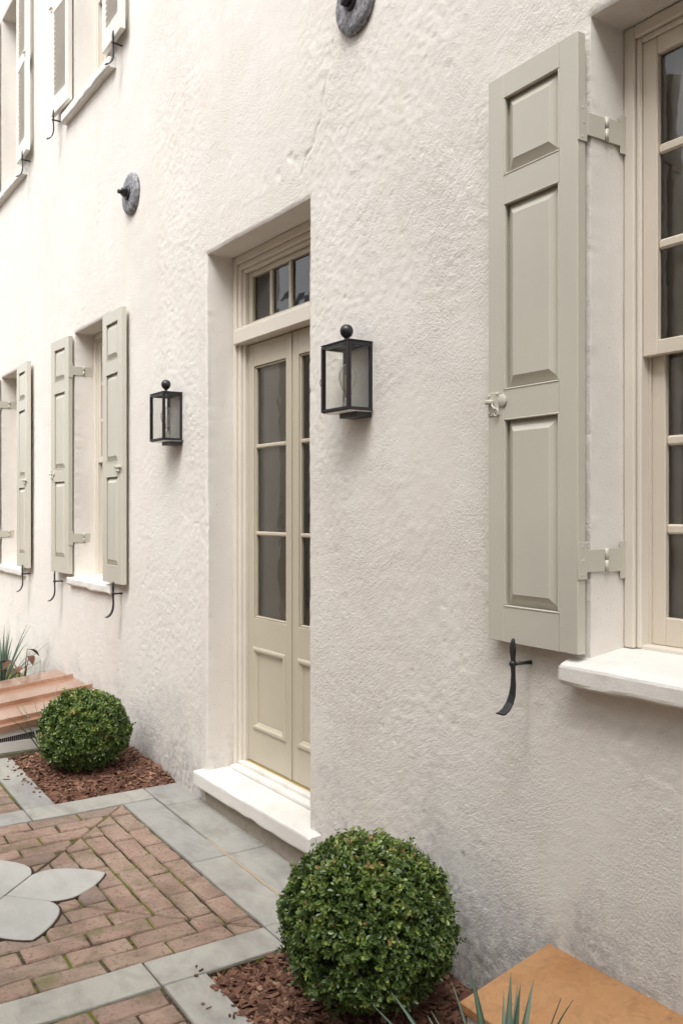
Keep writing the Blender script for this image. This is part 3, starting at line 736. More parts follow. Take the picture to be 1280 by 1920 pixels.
# ---- louvred shutters upstairs
def louvred():
    sh = empty('louvred_shutter', (0, 0, 0), house)
    w, h, t = .40, 1.70, .034; st = .062
    obj('stile', MB().box(0, st, 0, t, 0, h, .002), M['upper'], sh); obj('stile', MB().box(w - st, w, 0, t, 0, h, .002), M['upper'], sh)
    rails = [(0, .13), (.80, .90), (1.62, 1.70)]
    for a, b in rails: obj('rail', MB().box(st + .0003, w - st - .0003, .0006, t - .0006, a, b, .0015), M['upper'], sh)
    for k in range(2):
        a, b = rails[k][1], rails[k + 1][0]; n = int((b - a) / .038); mb = MB()
        for i in range(n):
            z = a + (i + .5) * (b - a) / n
            mb.add([(st, .004, z + .016), (w - st, .004, z + .016), (w - st, .028, z - .014), (st, .028, z - .014), (st, .008, z + .019), (w - st, .008, z + .019), (w - st, .032, z - .011), (st, .032, z - .011)],
                   [(3, 2, 1, 0), (5, 6, 7, 4), (1, 5, 4, 0), (7, 6, 2, 3)])
        obj('louvre_slats', mb, M['upper'], sh)['kind'] = 'stuff'
    k = MB(); k.box(.006, .05, -.005, -.0004, .82, .88, .0015); k.tube([(.0, -.012, .85), (.06, -.012, .85)], .006, 8)
    obj('latch', k, M['upper'], sh)
    return sh
SWsave = SW; SW = .40
lv = louvred(); place_shutter(lv, -6.855, 4.735, -.05, 2.5)
lv2 = copy_tree(lv, house); place_shutter(lv2, -6.055, 4.735, -.055, -2.0, 1, True)
lv3 = copy_tree(lv, house); place_shutter(lv3, -8.385, 4.72, -.055, -2.5, 1, True)
lv4 = copy_tree(lv, house); place_shutter(lv4, -9.185, 4.72, -.05, 2.5)
SW = SWsave
for o, l in ((lv, 'left louvred shutter of the middle upstairs window'), (lv2, 'right louvred shutter of the middle upstairs window'), (lv3, 'right louvred shutter of the farthest upstairs window'), (lv4, 'left louvred shutter of the farthest upstairs window')): o['label'] = l

# ---- doorway
df = MB(); c = .004
df.box(-4.491, -4.455, .155, .262, .186, 2.998, c).box(-3.468, -3.432, .155, .262, .186, 2.998, c).box(-4.4545, -3.4685, .155, .262, 2.955, 2.998, c)
df.box(-4.4545, -4.428, .168, .262, .19, 2.9545, .005).box(-3.4945, -3.4685, .168, .262, .19, 2.9545, .005).box(-4.4275, -3.495, .168, .262, 2.925, 2.9545, .005)
df.box(-4.4275, -4.407, .186, .262, .19, 2.9245, .003).box(-3.5155, -3.495, .186, .262, .19, 2.9245, .003).box(-4.4065, -3.516, .186, .262, 2.905, 2.9245, .003)
hpart('door_frame', df, M['trim'])
hpart('transom_bar', MB().box(-4.458, -3.466, .138, .258, 2.512, 2.588, .004).box(-4.4535, -3.4695, .150, .255, 2.588, 2.602, .003), M['trim'])
DX0, DXM, DX1 = -4.4055, -3.935, -3.4645
tw = empty('transom_window', (4, 0, 0), house)
tr = MB(); ta, tb, tc0, tc1 = -4.3995, -3.52, 2.6035, 2.9035
tr.box(ta, ta + .042, .206, .236, tc0, tc1, .003).box(tb - .042, tb, .206, .236, tc0, tc1, .003).box(ta + .042, tb - .042, .206, .236, tc0, tc0 + .030, .003).box(ta + .042, tb - .042, .206, .236, tc1 - .030, tc1, .003)
obj('sash', tr, M['door'], tw)
for k in range(4):
    a0 = ta + .042 + (tb - ta - .084) * k / 4; a1 = ta + .042 + (tb - ta - .084) * (k + 1) / 4
    obj('pane', MB().add([(a0, .224, tc0 + .03), (a1, .2245, tc0 + .03), (a1, .224, tc1 - .03), (a0, .2243, tc1 - .03)], [(0, 1, 2, 3)]), M['glass'], tw)
    if k: obj('muntin', MB().box(a0 - .0125, a0 + .0125, .209, .234, tc0 + .03, tc1 - .03, .005), M['door'], tw)

def bolection(x0, x1, z0, z1, y):
    """mitred moulding frame round a panel"""
    prof = [(0, 0), (.003, -.007), (.010, -.010), (.020, -.009), (.024, -.004), (.029, .002), (.034, .004), (.038, .009)]
    v = []
    for i, d in prof: v += [(x0 + i, y + d, z0 + i), (x1 - i, y + d, z0 + i), (x1 - i, y + d, z1 - i), (x0 + i, y + d, z1 - i)]
    f = [(r * 4 + k, r * 4 + (k + 1) % 4, r * 4 + 4 + (k + 1) % 4, r * 4 + 4 + k) for r in range(len(prof) - 1) for k in range(4)]
    return MB().add(v, f)
def door_leaf(x0, x1, flip):
    d = empty('door_leaf', (x0 + 4, 0, 0), house); w = x1 - x0; y0, y1 = .206, .248
    s0, s1 = (.066, .058); zb, zt = .240, 2.506
    obj('stile', MB().box(.001, s0, y0, y1, zb, zt, .002), M['door'], d); obj('stile', MB().box(w - s1, w - .001, y0, y1, zb, zt, .002), M['door'], d)
    for a, b in ((zb, .425), (.862, 1.022), (2.385, zt)): obj('rail', MB().box(s0 + .0003, w - s1 - .0003, y0 + .0006, y1 - .0006, a, b, .0012), M['door'], d)
    obj('panel', MB().box(s0 + .001, w - s1 - .001, y0 + .010, y1 - .012, .4255, .8615, 0), M['door'], d)
    obj('moulding', bolection(s0 - .004, w - s1 + .004, .421, .866, y0 - .0002), M['door'], d)
    zs_ = [1.022, 1.480, 1.950, 2.385]
    gb = MB()
    gb.box(s0 + .0003, s0 + .011, y0 + .008, y1 - .008, 1.0335, 2.3745, .003).box(w - s1 - .011, w - s1 - .0003, y0 + .008, y1 - .008, 1.0335, 2.3745, .003)
    gb.box(s0 + .0003, w - s1 - .0003, y0 + .008, y1 - .008, 1.0225, 1.033, .003).box(s0 + .0003, w - s1 - .0003, y0 + .008, y1 - .008, 2.375, 2.3845, .003)
    obj('glazing_bead', gb, M['door'], d)
    for k in range(3):
        obj('pane', MB().add([(s0, .228, zs_[k]), (w - s1, .2285, zs_[k]), (w - s1, .228, zs_[k + 1]), (s0, .2283, zs_[k + 1])], [(0, 1, 2, 3)]), M['glass'], d)
        if k: obj('muntin', MB().box(s0 + .011, w - s1 - .011, y0 + .005, y1 - .005, zs_[k] - .011, zs_[k] + .011, .006), M['door'], d)
    if not flip: obj('astragal', MB().box(w - .012, w + .010, y0 - .008, y0 - .0004, zb + .002, zt - .002, .003), M['door'], d)
    obj('curtain', curtain(w - .02, 1.5, .258, 2.0, None), M['curtain'], d, (.01, 0, .95))
    return d
door_leaf(DX0, DXM - .001, False); door_leaf(DXM + .001, DX1, True)
hpart('doorstep', stone_block(-4.552, -3.335, -.062, .17, .186, .190, .102, 13, .0032, 48), M['sill'])
hpart('threshold', MB().box(-4.4545, -3.4685, .122, .165, .1905, .212, .004).box(-4.4545, -3.4685, .1655, .262, .1905, .231, .004), M['sill'])
hpart('brass_weather_strip', MB().box(-4.404, -3.518, .2005, .212, .2312, .2395, .001), M['brass'])
hpart('step_base', stone_block(-4.50, -3.37, -.014, .12, .1015, .1015, -.06, 17, .008, 40), M['base'])

# ================================================================== WALL LANTERNS
def lantern(x, label):
    L = tag(empty('wall_lantern', (x, 0, 2.004)), label, 'lantern', 'wall lanterns beside the door')
    w, d, h = .198, .116, .272; yb, yf = -.006, -.006 - .116; t = .013
    m = M['lampiron']
    fr = MB()
    for sx in (-1, 1):
        xa, xb = (sx * w / 2, sx * (w / 2 - t)); xa, xb = min(xa, xb), max(xa, xb)
        fr.box(xa, xb, yf, yf + t, .0, h, .0015).box(xa, xb, yb - t, yb, .0, h, .0015)
        fr.box(xa, xb, yf + t, yb - t, .0, t, .0015).box(xa, xb, yf + t, yb - t, h - t, h, .0015)
    for ya in (yf, yb - t): fr.box(-w / 2 + t, w / 2 - t, ya, ya + t, 0, t, .0015).box(-w / 2 + t, w / 2 - t, ya, ya + t, h - t, h, .0015)
    obj('frame', fr, m, L)
    do = MB(); e = .008      # hinged front door frame, slightly proud
    do.box(-w / 2 - .001, -w / 2 + .012, yf - .004, yf - .0004, .003, h - .003, .001).box(w / 2 - .012, w / 2 + .001, yf - .004, yf - .0004, .003, h - .003, .001)
    do.box(-w / 2 + .0122, w / 2 - .0122, yf - .004, yf - .0004, .003, .014, .001).box(-w / 2 + .0122, w / 2 - .0122, yf - .004, yf - .0004, h - .014, h - .003, .001)
    obj('front_door', do, m, L)
    top = MB().box(-w / 2 - .003, w / 2 + .003, yf - .004, yb, h + .0003, h + .006, .001).box(-.050, .050, yf + .030, yb - .012, h + .0062, h + .013, .002)
    obj('top_plate', top, m, L)
    fin = MB().lathe([(.010, .0), (.010, .006), (.007, .008), (.008, .012), (.012, .017), (.021, .024), (.0265, .036), (.0275, .044), (.0265, .052), (.021, .063), (.010, .0695), (.001, .071)], (0, (yf + yb) / 2 - .002, h + .013), 'z', 28)
    obj('ball_finial', fin, m, L)
    obj('bottom_plate', MB().box(-w / 2 + .004, w / 2 - .004, yf + .003, yb - .003, -.0035, -.0003, .001), M['lampback'], L)
    obj('bracket', MB().box(-.04, .085, -.075, -.002, -.024, -.0038, .002), m, L)
    obj('back_plate', MB().box(-w / 2 + .002, w / 2 - .002, yb + .0004, yb + .004, .002, h - .002, .001), M['lampback'], L)
    z0, z1 = t, h - t
    for sx in (-1, 1):
        xx = sx * (w / 2 - .005)
        obj('pane', MB().add([(xx, yf + t, z0), (xx, yb - t, z0), (xx, yb - t, z1), (xx, yf + t, z1)], [(0, 1, 2, 3)]), M['lampglass'], L)
    obj('pane', MB().add([(-w / 2 + .012, yf + .002, z0), (w / 2 - .012, yf + .002, z0), (w / 2 - .012, yf + .002, z1), (-w / 2 + .012, yf + .002, z1)], [(0, 1, 2, 3)]), M['lampglass'], L)
    bx, by = .0, (yf + yb) / 2 + .004
    obj('socket', MB().lathe([(.017, .0), (.017, .040), (.014, .044), (.014, .058)], (bx, by, .001), 'z', 20), M['lampback'], L)
    bulb = MB().lathe([(.0125, .056), (.014, .066), (.024, .092), (.033, .118), (.0375, .140), (.036, .160), (.028, .180), (.014, .194), (.001, .198)], (bx, by, 0), 'z', 28)
    b = obj('bulb', bulb, M['bulb'], L)
    fl = MB()
    for k in range(5):
        a = k * 1.2566; fl.tube([(bx + .006 * math.cos(a), by + .006 * math.sin(a), .070), (bx + .013 * math.cos(a), by + .013 * math.sin(a), .105), (bx + .011 * math.cos(a), by + .011 * math.sin(a), .150)], .0012, 5)
    obj('filament', fl, M['filament'], b)
    ring = [(-w / 2 - .002 - .010 + .010 * math.cos(a), yf + .006, .128 + .015 * math.sin(a)) for a in np.linspace(0, 2 * math.pi, 16)]
    obj('pull_ring', MB().tube(ring, .0016, 6, False).box(-w / 2 - .006, -w / 2 - .0012, yf, yf + .012, .122, .134, .001), m, L)
    return L
lantern(-3.032, 'larger black wall lantern between the doorway and the near shutter')
lantern(-4.906, 'smaller black wall lantern between the doorway and the middle window')

# ================================================================== IRON WALL ANCHORS
def anchor(x, z, label, rotz):
    A = tag(empty('wall_anchor', (x, -.004, z)), label, 'wall anchor', 'round iron wall anchors')
    n = 40; prof = [(.132, 0), (.134, .008), (.131, .018), (.124, .025), (.10, .0285), (.06, .031), (.03, .032)]
    mb = MB().lathe(prof, (0, 0, 0), 'y', n)
    obj('plate', mb, M['cast'], A)
    s = MB().lathe([(.046, .030), (.046, .040), (.040, .044)], (0, 0, 0), 'y', 26); obj('washer', s, M['iron'], A)
    nut = MB(); r = .034; vs = []
    for y in (-.0445, -.066, -.070):
        rr = r if y > -.069 else r * .86
        vs += [(rr * math.cos(rotz + k * math.pi / 2), y, rr * math.sin(rotz + k * math.pi / 2)) for k in range(4)]
    nut.add(vs, [(k, (k + 1) % 4, 4 + (k + 1) % 4, 4 + k) for k in range(4)] + [(4 + k, 4 + (k + 1) % 4, 8 + (k + 1) % 4, 8 + k) for k in range(4)] + [(8, 9, 10, 11)])
    obj('nut', nut, M['iron'], A)
    obj('rod_end', MB().lathe([(.014, .070), (.014, .094), (.011, .097)], (0, 0, 0), 'y', 14), M['iron'], A)
anchor(-5.615, 3.655, 'small-looking round iron wall anchor left of the doorway, above the far lantern', .3)
anchor(-3.045, 3.695, 'round iron wall anchor cut by the photo top, right of the doorway', .9)

# ================================================================== SHUTTER DOGS
def dog_mesh():
    """forged holdback: leaf-shaped head, pivot, long tail curling outward; pivot at origin, front towards -y"""
    # centre line (y, z), half width, half thickness
    L = [(.002, .080, .0035, .002), (.0, .070, .007, .003), (-.001, .050, .0115, .0035), (-.001, .034, .0105, .0035), (0, .012, .0065, .004), (0, -.010, .0065, .004), (.001, -.035, .0075, .003),
         (.002, -.070, .010, .003), (.0, -.100, .0125, .003), (-.008, -.125, .014, .003), (-.022, -.144, .0155, .0026), (-.038, -.154, .0165, .0022), (-.048, -.155, .017, .002)]
    mb = MB(); v = []; n = len(L)
    for i, (y, z, w, t) in enumerate(L):
        a = L[max(i - 1, 0)]; b = L[min(i + 1, n - 1)]; dy, dz = b[0] - a[0], b[1] - a[1]; q = math.hypot(dy, dz); ny, nz = dz / q, -dy / q
        bx = -.010 * max(0, (-z - .06) / .1)
        v += [(bx - w, y + ny * t, z + nz * t), (bx - w * .6, y + ny * t * 1.6, z + nz * t * 1.6), (bx + w * .6, y + ny * t * 1.6, z + nz * t * 1.6), (bx + w, y + ny * t, z + nz * t), (bx + w, y - ny * t, z - nz * t), (bx - w, y - ny * t, z - nz * t)]
    f = [(i * 6 + k, i * 6 + (k + 1) % 6, i * 6 + 6 + (k + 1) % 6, i * 6 + 6 + k) for i in range(n - 1) for k in range(6)]
    f += [tuple(range(6))[::-1], tuple((n - 1) * 6 + k for k in range(6))]
    return mb.add(v, f)
dm = dog_mesh().mesh('blade'); dm.materials.append(M['iron'])
rivet = MB().lathe([(.011, -.004), (.011, .006), (.008, .010), (.003, .012)], (0, 0, 0), 'y', 14).mesh('rivet'); rivet.materials.append(M['iron'])
pin = MB().tube([(0, .004, 0), (.002, .045, -.001), (.003, .098, -.002)], [.0065, .006, .0075], 8).mesh('pin'); pin.materials.append(M['iron'])
def dog(x, z, label, y=-.082, rz=0, ry=0):
    d = tag(empty('shutter_dog', (x, y, z), None, (0, ry, rz)), label, 'shutter dog', 'black iron shutter dogs')
    obj('blade', dm, None, d); obj('rivet', rivet, None, d); obj('pin', pin, None, d)
dog(-2.072, 1.122, 'large black iron shutter dog below the near shutter', -.078)
dog(-7.145, 1.045, 'thin iron shutter dog below the left shutter of the middle window', -.066, 0, .02)
dog(-5.80, 1.052, 'iron shutter dog right of the middle window sill', -.066, .1)
dog(-8.125, 1.045, 'tiny iron shutter dog right of the farthest ground window sill', -.066)
dog(-7.18, 4.685, 'iron shutter dog under the left louvred shutter upstairs', -.066)
dog(-5.80, 4.70, 'iron shutter dog under the right louvred shutter upstairs', -.066, .2)
dog(-8.13, 4.68, 'iron shutter dog of the upstairs window at the photo edge', -.066, .1)

# ================================================================== COPPER CELLAR COVERS
def quadstrip(mb, a, b, c, d, t=.003):
    """thin sheet a,b,c,d (ccw seen from above) with thickness"""
    n = np.cross(np.array(b) - np.array(a), np.array(d) - np.array(a)); n = n / np.linalg.norm(n) * t
    vs = [tuple(p) for p in (a, b, c, d)] + [tuple(np.array(p) - n) for p in (a, b, c, d)]
    mb.add(vs, [(0, 1, 2, 3), (7, 6, 5, 4), (0, 4, 5, 1), (1, 5, 6, 2), (2, 6, 7, 3), (3, 7, 4, 0)])
# near one: flat sheet sloping gently off the wall
X0, X1 = -1.992, .9; ZB, ZF, YF = .252, .176, -.362
hc = tag(empty('cellar_cover', (X0, 0, 0)), 'smooth orange copper cellar cover in the bottom right corner', 'cellar cover', 'copper cellar covers')
mb = MB(); nx_, ny_ = 40, 10; v = []
for i in range(nx_ + 1):
    for j in range(ny_ + 1):
        t, u = i / nx_, j / ny_; x = (X1 - X0) * t; y = .02 + (YF - .02) * u
        z = ZB + (ZF - ZB) * u + .0022 * float(vnoise(np.array([x / .22]), np.array([y / .18]), 7)[0]) * min(1, 4 * u, 6 * (1 - u), 20 * t)
        v.append((x, y, z))
f = [(i * (ny_ + 1) + j + 1, (i + 1) * (ny_ + 1) + j + 1, (i + 1) * (ny_ + 1) + j, i * (ny_ + 1) + j) for i in range(nx_) for j in range(ny_)]
mb.add(v, f, True); obj('copper_sheet', mb, M['copper'], hc)
lip = MB(); w = X1 - X0
lip.add([(0, .02, ZB - .0004), (0, YF, ZF - .0004), (0, YF, ZF - .022), (0, .02, ZB - .022), (-.004, .02, ZB - .001), (-.004, YF - .004, ZF - .001), (-.004, YF - .004, ZF - .022), (-.004, .02, ZB - .022)],
        [(4, 7, 6, 5), (0, 4, 5, 1), (3, 2, 6, 7)])
lip.add([(-.004, YF, ZF - .0006), (w, YF, ZF - .0006), (w, YF - .004, ZF - .001), (-.004, YF - .004, ZF - .001), (-.004, YF - .004, ZF - .022), (w, YF - .004, ZF - .022), (w, YF, ZF - .022), (-.004, YF, ZF - .022)],
        [(0, 3, 2, 1), (3, 4, 5, 2), (4, 7, 6, 5)])
obj('folded_edge', lip, M['copper'], hc)
ck = MB(); ck.add([(.012, .02, -.12), (.012, YF + .012, -.12), (.012, YF + .012, ZF - .006), (.012, .02, ZB - .004), (w, YF + .012, -.2), (w, YF + .012, ZF - .006)], [(0, 3, 2, 1), (1, 2, 5, 4)])
obj('side_boards', ck, M['whitewood'], hc)
# far one: standing seams running down from the wall
X0, X1, YF = -7.30, -5.86, -1.02; ZB, ZF = .325, .215
hc = tag(empty('cellar_cover', (X0, 0, 0)), 'copper cellar cover with standing seams behind the far boxwood', 'cellar cover', 'copper cellar covers')
w = X1 - X0; seams = [.0, .40, .87, 1.33, w]
for k in range(4):
    m_ = MB(); quadstrip(m_, (seams[k], YF, ZF), (seams[k + 1], YF, ZF), (seams[k + 1], .03, ZB), (seams[k], .03, ZB)); obj('copper_pan', m_, M['reflcopper'], hc)
for k in (1, 2, 3):
    x = seams[k]; m_ = MB(); h_ = .026
    m_.add([(x - .006, YF, ZF + .0005), (x + .006, YF, ZF + .0005), (x + .004, YF, ZF + h_), (x - .004, YF, ZF + h_), (x - .006, .03, ZB + .0005), (x + .006, .03, ZB + .0005), (x + .004, .03, ZB + h_), (x - .004, .03, ZB + h_)],
           [(0, 1, 2, 3), (1, 5, 6, 2), (0, 3, 7, 4), (3, 2, 6, 7), (4, 7, 6, 5)]); obj('standing_seam', m_, M['reflcopper'], hc)
sk = lambda y: ZF + (ZB - ZF) * (y - YF) / (.03 - YF)
m_ = MB(); m_.add([(w + .0005, YF, sk(YF) + .012), (w + .0005, .03, ZB + .012), (w + .012, .03, ZB + .012), (w + .012, YF, sk(YF) + .012), (w + .0005, YF, sk(YF) - .028), (w + .0005, .03, ZB - .028), (w + .012, .03, ZB - .028), (w + .012, YF, sk(YF) - .028)],
             [(0, 3, 2, 1), (3, 7, 6, 2), (0, 4, 7, 3), (4, 5, 6, 7)]); obj('edge_flashing', m_, M['reflcopper'], hc)
def strip(m_, pts, x0, x1):
    n = len(pts); m_.add([(x1, y, z) for y, z in pts] + [(x0, y, z) for y, z in pts], [tuple(range(n))] + [(i, n + i, n + (i + 1) % n, (i + 1) % n) for i in range(n)])
YF2 = YF + .03
top = MB(); strip(top, [(YF2, sk(YF2) - .065), (.03, ZB - .065), (.03, ZB - .012), (YF2, sk(YF2) - .012)], w - .03, w - .002); obj('fascia_board', top, M['whitewood'], hc)
bot = MB(); strip(bot, [(YF2, .085), (.03, .085), (.03, .15), (YF2, .15)], w - .03, w - .0015); obj('fascia_board', bot, M['whitewood'], hc)
vm = MB(); strip(vm, [(YF2, .1495), (.03, .1495), (.03, ZB - .0655), (YF2, sk(YF2) - .0655)], w - .034, w - .014); obj('vent_mesh', vm, M['mesh'], hc)
wv = MB(); y = YF2 + .004
while y < .0:
    wv.tube([(w - .012, y, .149), (w - .012, y, sk(y) - .066)], .0012, 4, False); y += .012
o_ = obj('vent_wires', wv, M['steel'], hc); o_['kind'] = 'stuff'
pl = stone_block(-.02, w + .006, YF + .015, .03, .084, .084, -.02, 23, .010, 40); obj('stone_plinth', pl, M['mossy'], hc)
ft = MB(); ft.box(.0, w - .034, YF2, YF2 + .02, .085, sk(YF2) - .004); obj('front_board', ft, M['whitewood'], hc)

# ================================================================== MULCH BEDS
def mulch_bed(name, x0, x1, y0, y1, n, label, seed, dz=-.022):
    rg = np.random.default_rng(seed)
    bed = tag(empty(name, ((x0 + x1) / 2, (y0 + y1) / 2, 0)), label, 'mulch bed', 'mulched planting beds')
    ox, oy = bed.location.x, bed.location.y
    gx = np.linspace(x0, x1, 60); gy = np.linspace(y0, y1, 40); GX, GY = np.meshgrid(gx, gy, indexing='ij')
    edge = np.minimum(np.minimum(GX - x0, x1 - GX), np.minimum(GY - y0, .3))
    def surf(X, Y): 
        e = np.minimum(np.minimum(X - x0, x1 - X), Y - y0)
        return gz(X) + dz + .022 * sstep(0, .22, e) + .010 * fbm(X / .12, Y / .12, seed, 3)
    GZ = surf(GX, GY)
    co = np.stack([GX - ox, GY - oy, GZ], -1).reshape(-1, 3); ii = np.arange(60 * 40).reshape(60, 40)
    q = np.stack([ii[:-1, :-1], ii[1:, :-1], ii[1:, 1:], ii[:-1, 1:]], -1).reshape(-1, 4)
    obj('soil', mesh_np('soil', co, q, None, True), M['soil'], bed)
    # bark flakes
    L = np.clip(rg.lognormal(math.log(.029), .40, n), .010, .070); W = L * rg.uniform(.32, .75, n); T = rg.uniform(.0022, .006, n)
    thin = rg.random(n) < .12; W[thin] = L[thin] * .13; L[thin] *= 1.5
    px = rg.uniform(x0 + .006, x1 - .006, n); py = rg.uniform(y0 + .006, y1 - .004, n); layer = rg.random(n)
    pz = surf(px, py) + .003 + .014 * layer ** 2
    yaw = rg.uniform(0, 2 * math.pi, n); pit = rg.normal(0, .33, n); rol = rg.normal(0, .33, n)
    sp_ = rg.random(n) < .010; px[sp_] = rg.uniform(x0 - .05, x1 - .1, sp_.sum()); py[sp_] = np.where(rg.random(sp_.sum()) < .6, y0 - rg.exponential(.03, sp_.sum()), py[sp_])
    out_ = (px < x0) | (py < y0); pz[out_] = gz(px[out_]) + .004; pit[out_] *= .2; rol[out_] *= .2; L[out_] *= .6; W[out_] *= .6
    base = np.array([(-.5, -.28, 0), (-.1, -.5, .15), (.45, -.35, 0), (.5, .2, .1), (.05, .5, 0), (-.42, .35, .15)])
    base = base[None] + rg.uniform(-.13, .13, (n, 6, 3)); 
    lo = base.copy(); lo[..., 2] = base[..., 2] * .6 - .5; hi = base.copy(); hi[..., 2] = base[..., 2] * .6 + .5; hi[..., :2] *= .86
    P = np.concatenate([lo, hi], 1) * np.stack([L, W, T], -1)[:, None, :]
    bend = rg.uniform(-.5, 1.2, n)[:, None] * (P[..., 0] ** 2) / L[:, None] * .5; P[..., 2] += bend
    cr, sr = np.cos(rol)[:, None], np.sin(rol)[:, None]; y_, z_ = P[..., 1] * cr - P[..., 2] * sr, P[..., 1] * sr + P[..., 2] * cr
    cp, sp = np.cos(pit)[:, None], np.sin(pit)[:, None]; x_, z2 = P[..., 0] * cp + z_ * sp, -P[..., 0] * sp + z_ * cp
    cy, sy = np.cos(yaw)[:, None], np.sin(yaw)[:, None]; X_, Y_ = x_ * cy - y_ * sy, x_ * sy + y_ * cy
    X_ += (px - ox)[:, None]; Y_ += (py - oy)[:, None]; Z_ = z2 + pz[:, None]
    Y_ = np.minimum(Y_, y1 - oy)
    inn = ~out_; X_[inn] = np.clip(X_[inn], x0 - ox - .004, x1 - ox + .012); Y_[inn] = np.maximum(Y_[inn], y0 - oy - .002)
    co = np.stack([X_, Y_, Z_], -1).reshape(-1, 3); b = (np.arange(n) * 12)[:, None]
    qd = np.concatenate([b + np.array([[k, (k + 1) % 6, 6 + (k + 1) % 6, 6 + k]]) for k in range(6)] + [b + np.array([[6, 7, 8, 9]]), b + np.array([[6, 9, 10, 11]])], 0)
    me = mesh_np('bark_chips', co, qd, None, False); set_tone(me, np.repeat(np.clip(rg.beta(1.6, 2.2, n), 0, 1), 12))
    o = obj('bark_chips', me, M['mulch'], bed); o['kind'] = 'stuff'
    return surf
surf1 = mulch_bed('mulch_bed', -2.93, -.6, -.735, -.004, 15000, 'red-brown bark mulch bed under the near boxwood', 5, -.030)
surf2 = mulch_bed('mulch_bed', -5.852, -4.885, -.705, -.006, 6500, 'red-brown bark mulch bed under the far boxwood', 6, -.016)

# ================================================================== CLIPPED BOXWOOD
def leaves_mesh(name, base, dirn, up, L, W, tone, fold=.25, curl=.1):
    """one folded rounded leaf per row"""
    n = len(base); d = dirn / np.linalg.norm(dirn, axis=1, keepdims=True); s = np.cross(d, up); s /= np.linalg.norm(s, axis=1, keepdims=True) + 1e-9; nn = np.cross(s, d)
    prof = [(0, 0, 0), (.40, .48, fold), (.80, .42, fold * .8), (1.0, 0, -curl), (.80, -.42, fold * .8), (.40, -.48, fold)]
    P = np.stack([base + d * (a * L)[:, None] + s * (b * W)[:, None] + nn * (c * W * .6)[:, None] for a, b, c in prof], 1)
    b0 = (np.arange(n) * 6)[:, None]
    q = np.concatenate([b0 + np.array([[0, 1, 2, 3]]), b0 + np.array([[0, 3, 4, 5]])], 0)
    me = mesh_np(name, P.reshape(-1, 3), q, None, False); set_tone(me, np.repeat(tone, 6)); return me
def boxwood(loc, rad, label, seed, squash=.95, nspr=6600):
    rg = np.random.default_rng(seed)
    B = tag(empty('boxwood', loc), label, 'shrub', 'clipped boxwood balls')
    zc = rad * .94
    # sprig directions over the ball, fewer at the very bottom
    d = rg.normal(size=(nspr * 2, 3)); d /= np.linalg.norm(d, axis=1, keepdims=True); d = d[d[:, 2] > -.86][:nspr]; ns = len(d)
    az = np.arctan2(d[:, 1], d[:, 0]); el = d[:, 2]
    lump = .095 * fbm(az * 2.2 + 9, el * 3.1, seed, 3) + .045 * vnoise(az * 6 + 3, el * 8, seed + 4)
    wild = np.where(rg.random(ns) < .06, rg.uniform(.02, .075, ns), 0) + np.where(rg.random(ns) < .012, rg.uniform(.05, .13, ns), 0)
    rr = rad * (1 + lump + wild - np.abs(rg.normal(0, .055, ns)) - np.where(rg.random(ns) < .30, rg.uniform(.05, .32, ns), 0))
    holes = sstep(.45, .75, fbm(az * 3.5, el * 4.5, seed + 31, 2)); rr = rr * (1 - .22 * holes)
    rr = rr * (1 - .09 * sstep(-.30, -.90, d[:, 2]))
    rz = np.where(d[:, 2] < 0, 1.0, squash)
    tipp = d * rr[:, None]; tipp[:, 2] *= rz; tipp[:, 2] += zc
    dirn = d + rg.normal(0, .38, (ns, 3)); dirn[:, 2] += .30; dirn /= np.linalg.norm(dirn, axis=1, keepdims=True)
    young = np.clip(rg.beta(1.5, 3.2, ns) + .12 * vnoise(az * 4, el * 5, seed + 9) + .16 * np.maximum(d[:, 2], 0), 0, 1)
    bases, dirs, ups, Ls, Ws, ts = [], [], [], [], [], []
    tw = []
    for k in range(9):
        t = k // 2 * .0095
        a = rg.uniform(0, 2 * math.pi, ns) if k < 1 else a + (math.pi if k % 2 else 1.35)
        h = np.cross(dirn, np.array((.3, .2, .93))); h /= np.linalg.norm(h, axis=1, keepdims=True); h2 = np.cross(dirn, h)
        rad_d = h * np.cos(a)[:, None] + h2 * np.sin(a)[:, None]
        spread = .95 if k < 8 else .2
        ld = rad_d * spread + dirn * rg.uniform(.35, .9, ns)[:, None]
        bases.append(tipp - dirn * (t)[None] if np.ndim(t) else tipp - dirn * t); dirs.append(ld); ups.append(dirn + rg.normal(0, .25, (ns, 3)))
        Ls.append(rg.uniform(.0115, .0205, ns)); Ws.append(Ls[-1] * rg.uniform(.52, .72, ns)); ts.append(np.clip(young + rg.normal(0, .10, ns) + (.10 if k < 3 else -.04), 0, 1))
    me = leaves_mesh('foliage', np.concatenate(bases), np.concatenate(dirs), np.concatenate(ups), np.concatenate(Ls), np.concatenate(Ws), np.concatenate(ts))
    obj('foliage', me, M['box'], B)
    # twigs: thin three-sided stems from the framework to the sprigs
    sel = rg.choice(ns, 1500, replace=False); P1 = tipp[sel]; P0 = P1 * .62 + np.array((0, 0, zc * .30)); n = len(sel)
    ax = P1 - P0; ax /= np.linalg.norm(ax, axis=1, keepdims=True); s = np.cross(ax, np.array((.2, .5, .84))); s /= np.linalg.norm(s, axis=1, keepdims=True); u = np.cross(ax, s); co = []
    for (p, r) in ((P0, .0016), (P1, .0008)):
        for k in range(3): co.append(p + r * (s * math.cos(k * 2.0944) + u * math.sin(k * 2.0944)))
    co = np.stack(co, 1).reshape(-1, 3); b = (np.arange(n) * 6)[:, None]
    obj('twigs', mesh_np('twigs', co, np.concatenate([b + np.array([[k, (k + 1) % 3, 3 + (k + 1) % 3, 3 + k]]) for k in range(3)], 0)), M['twig'], B)['kind'] = 'stuff'
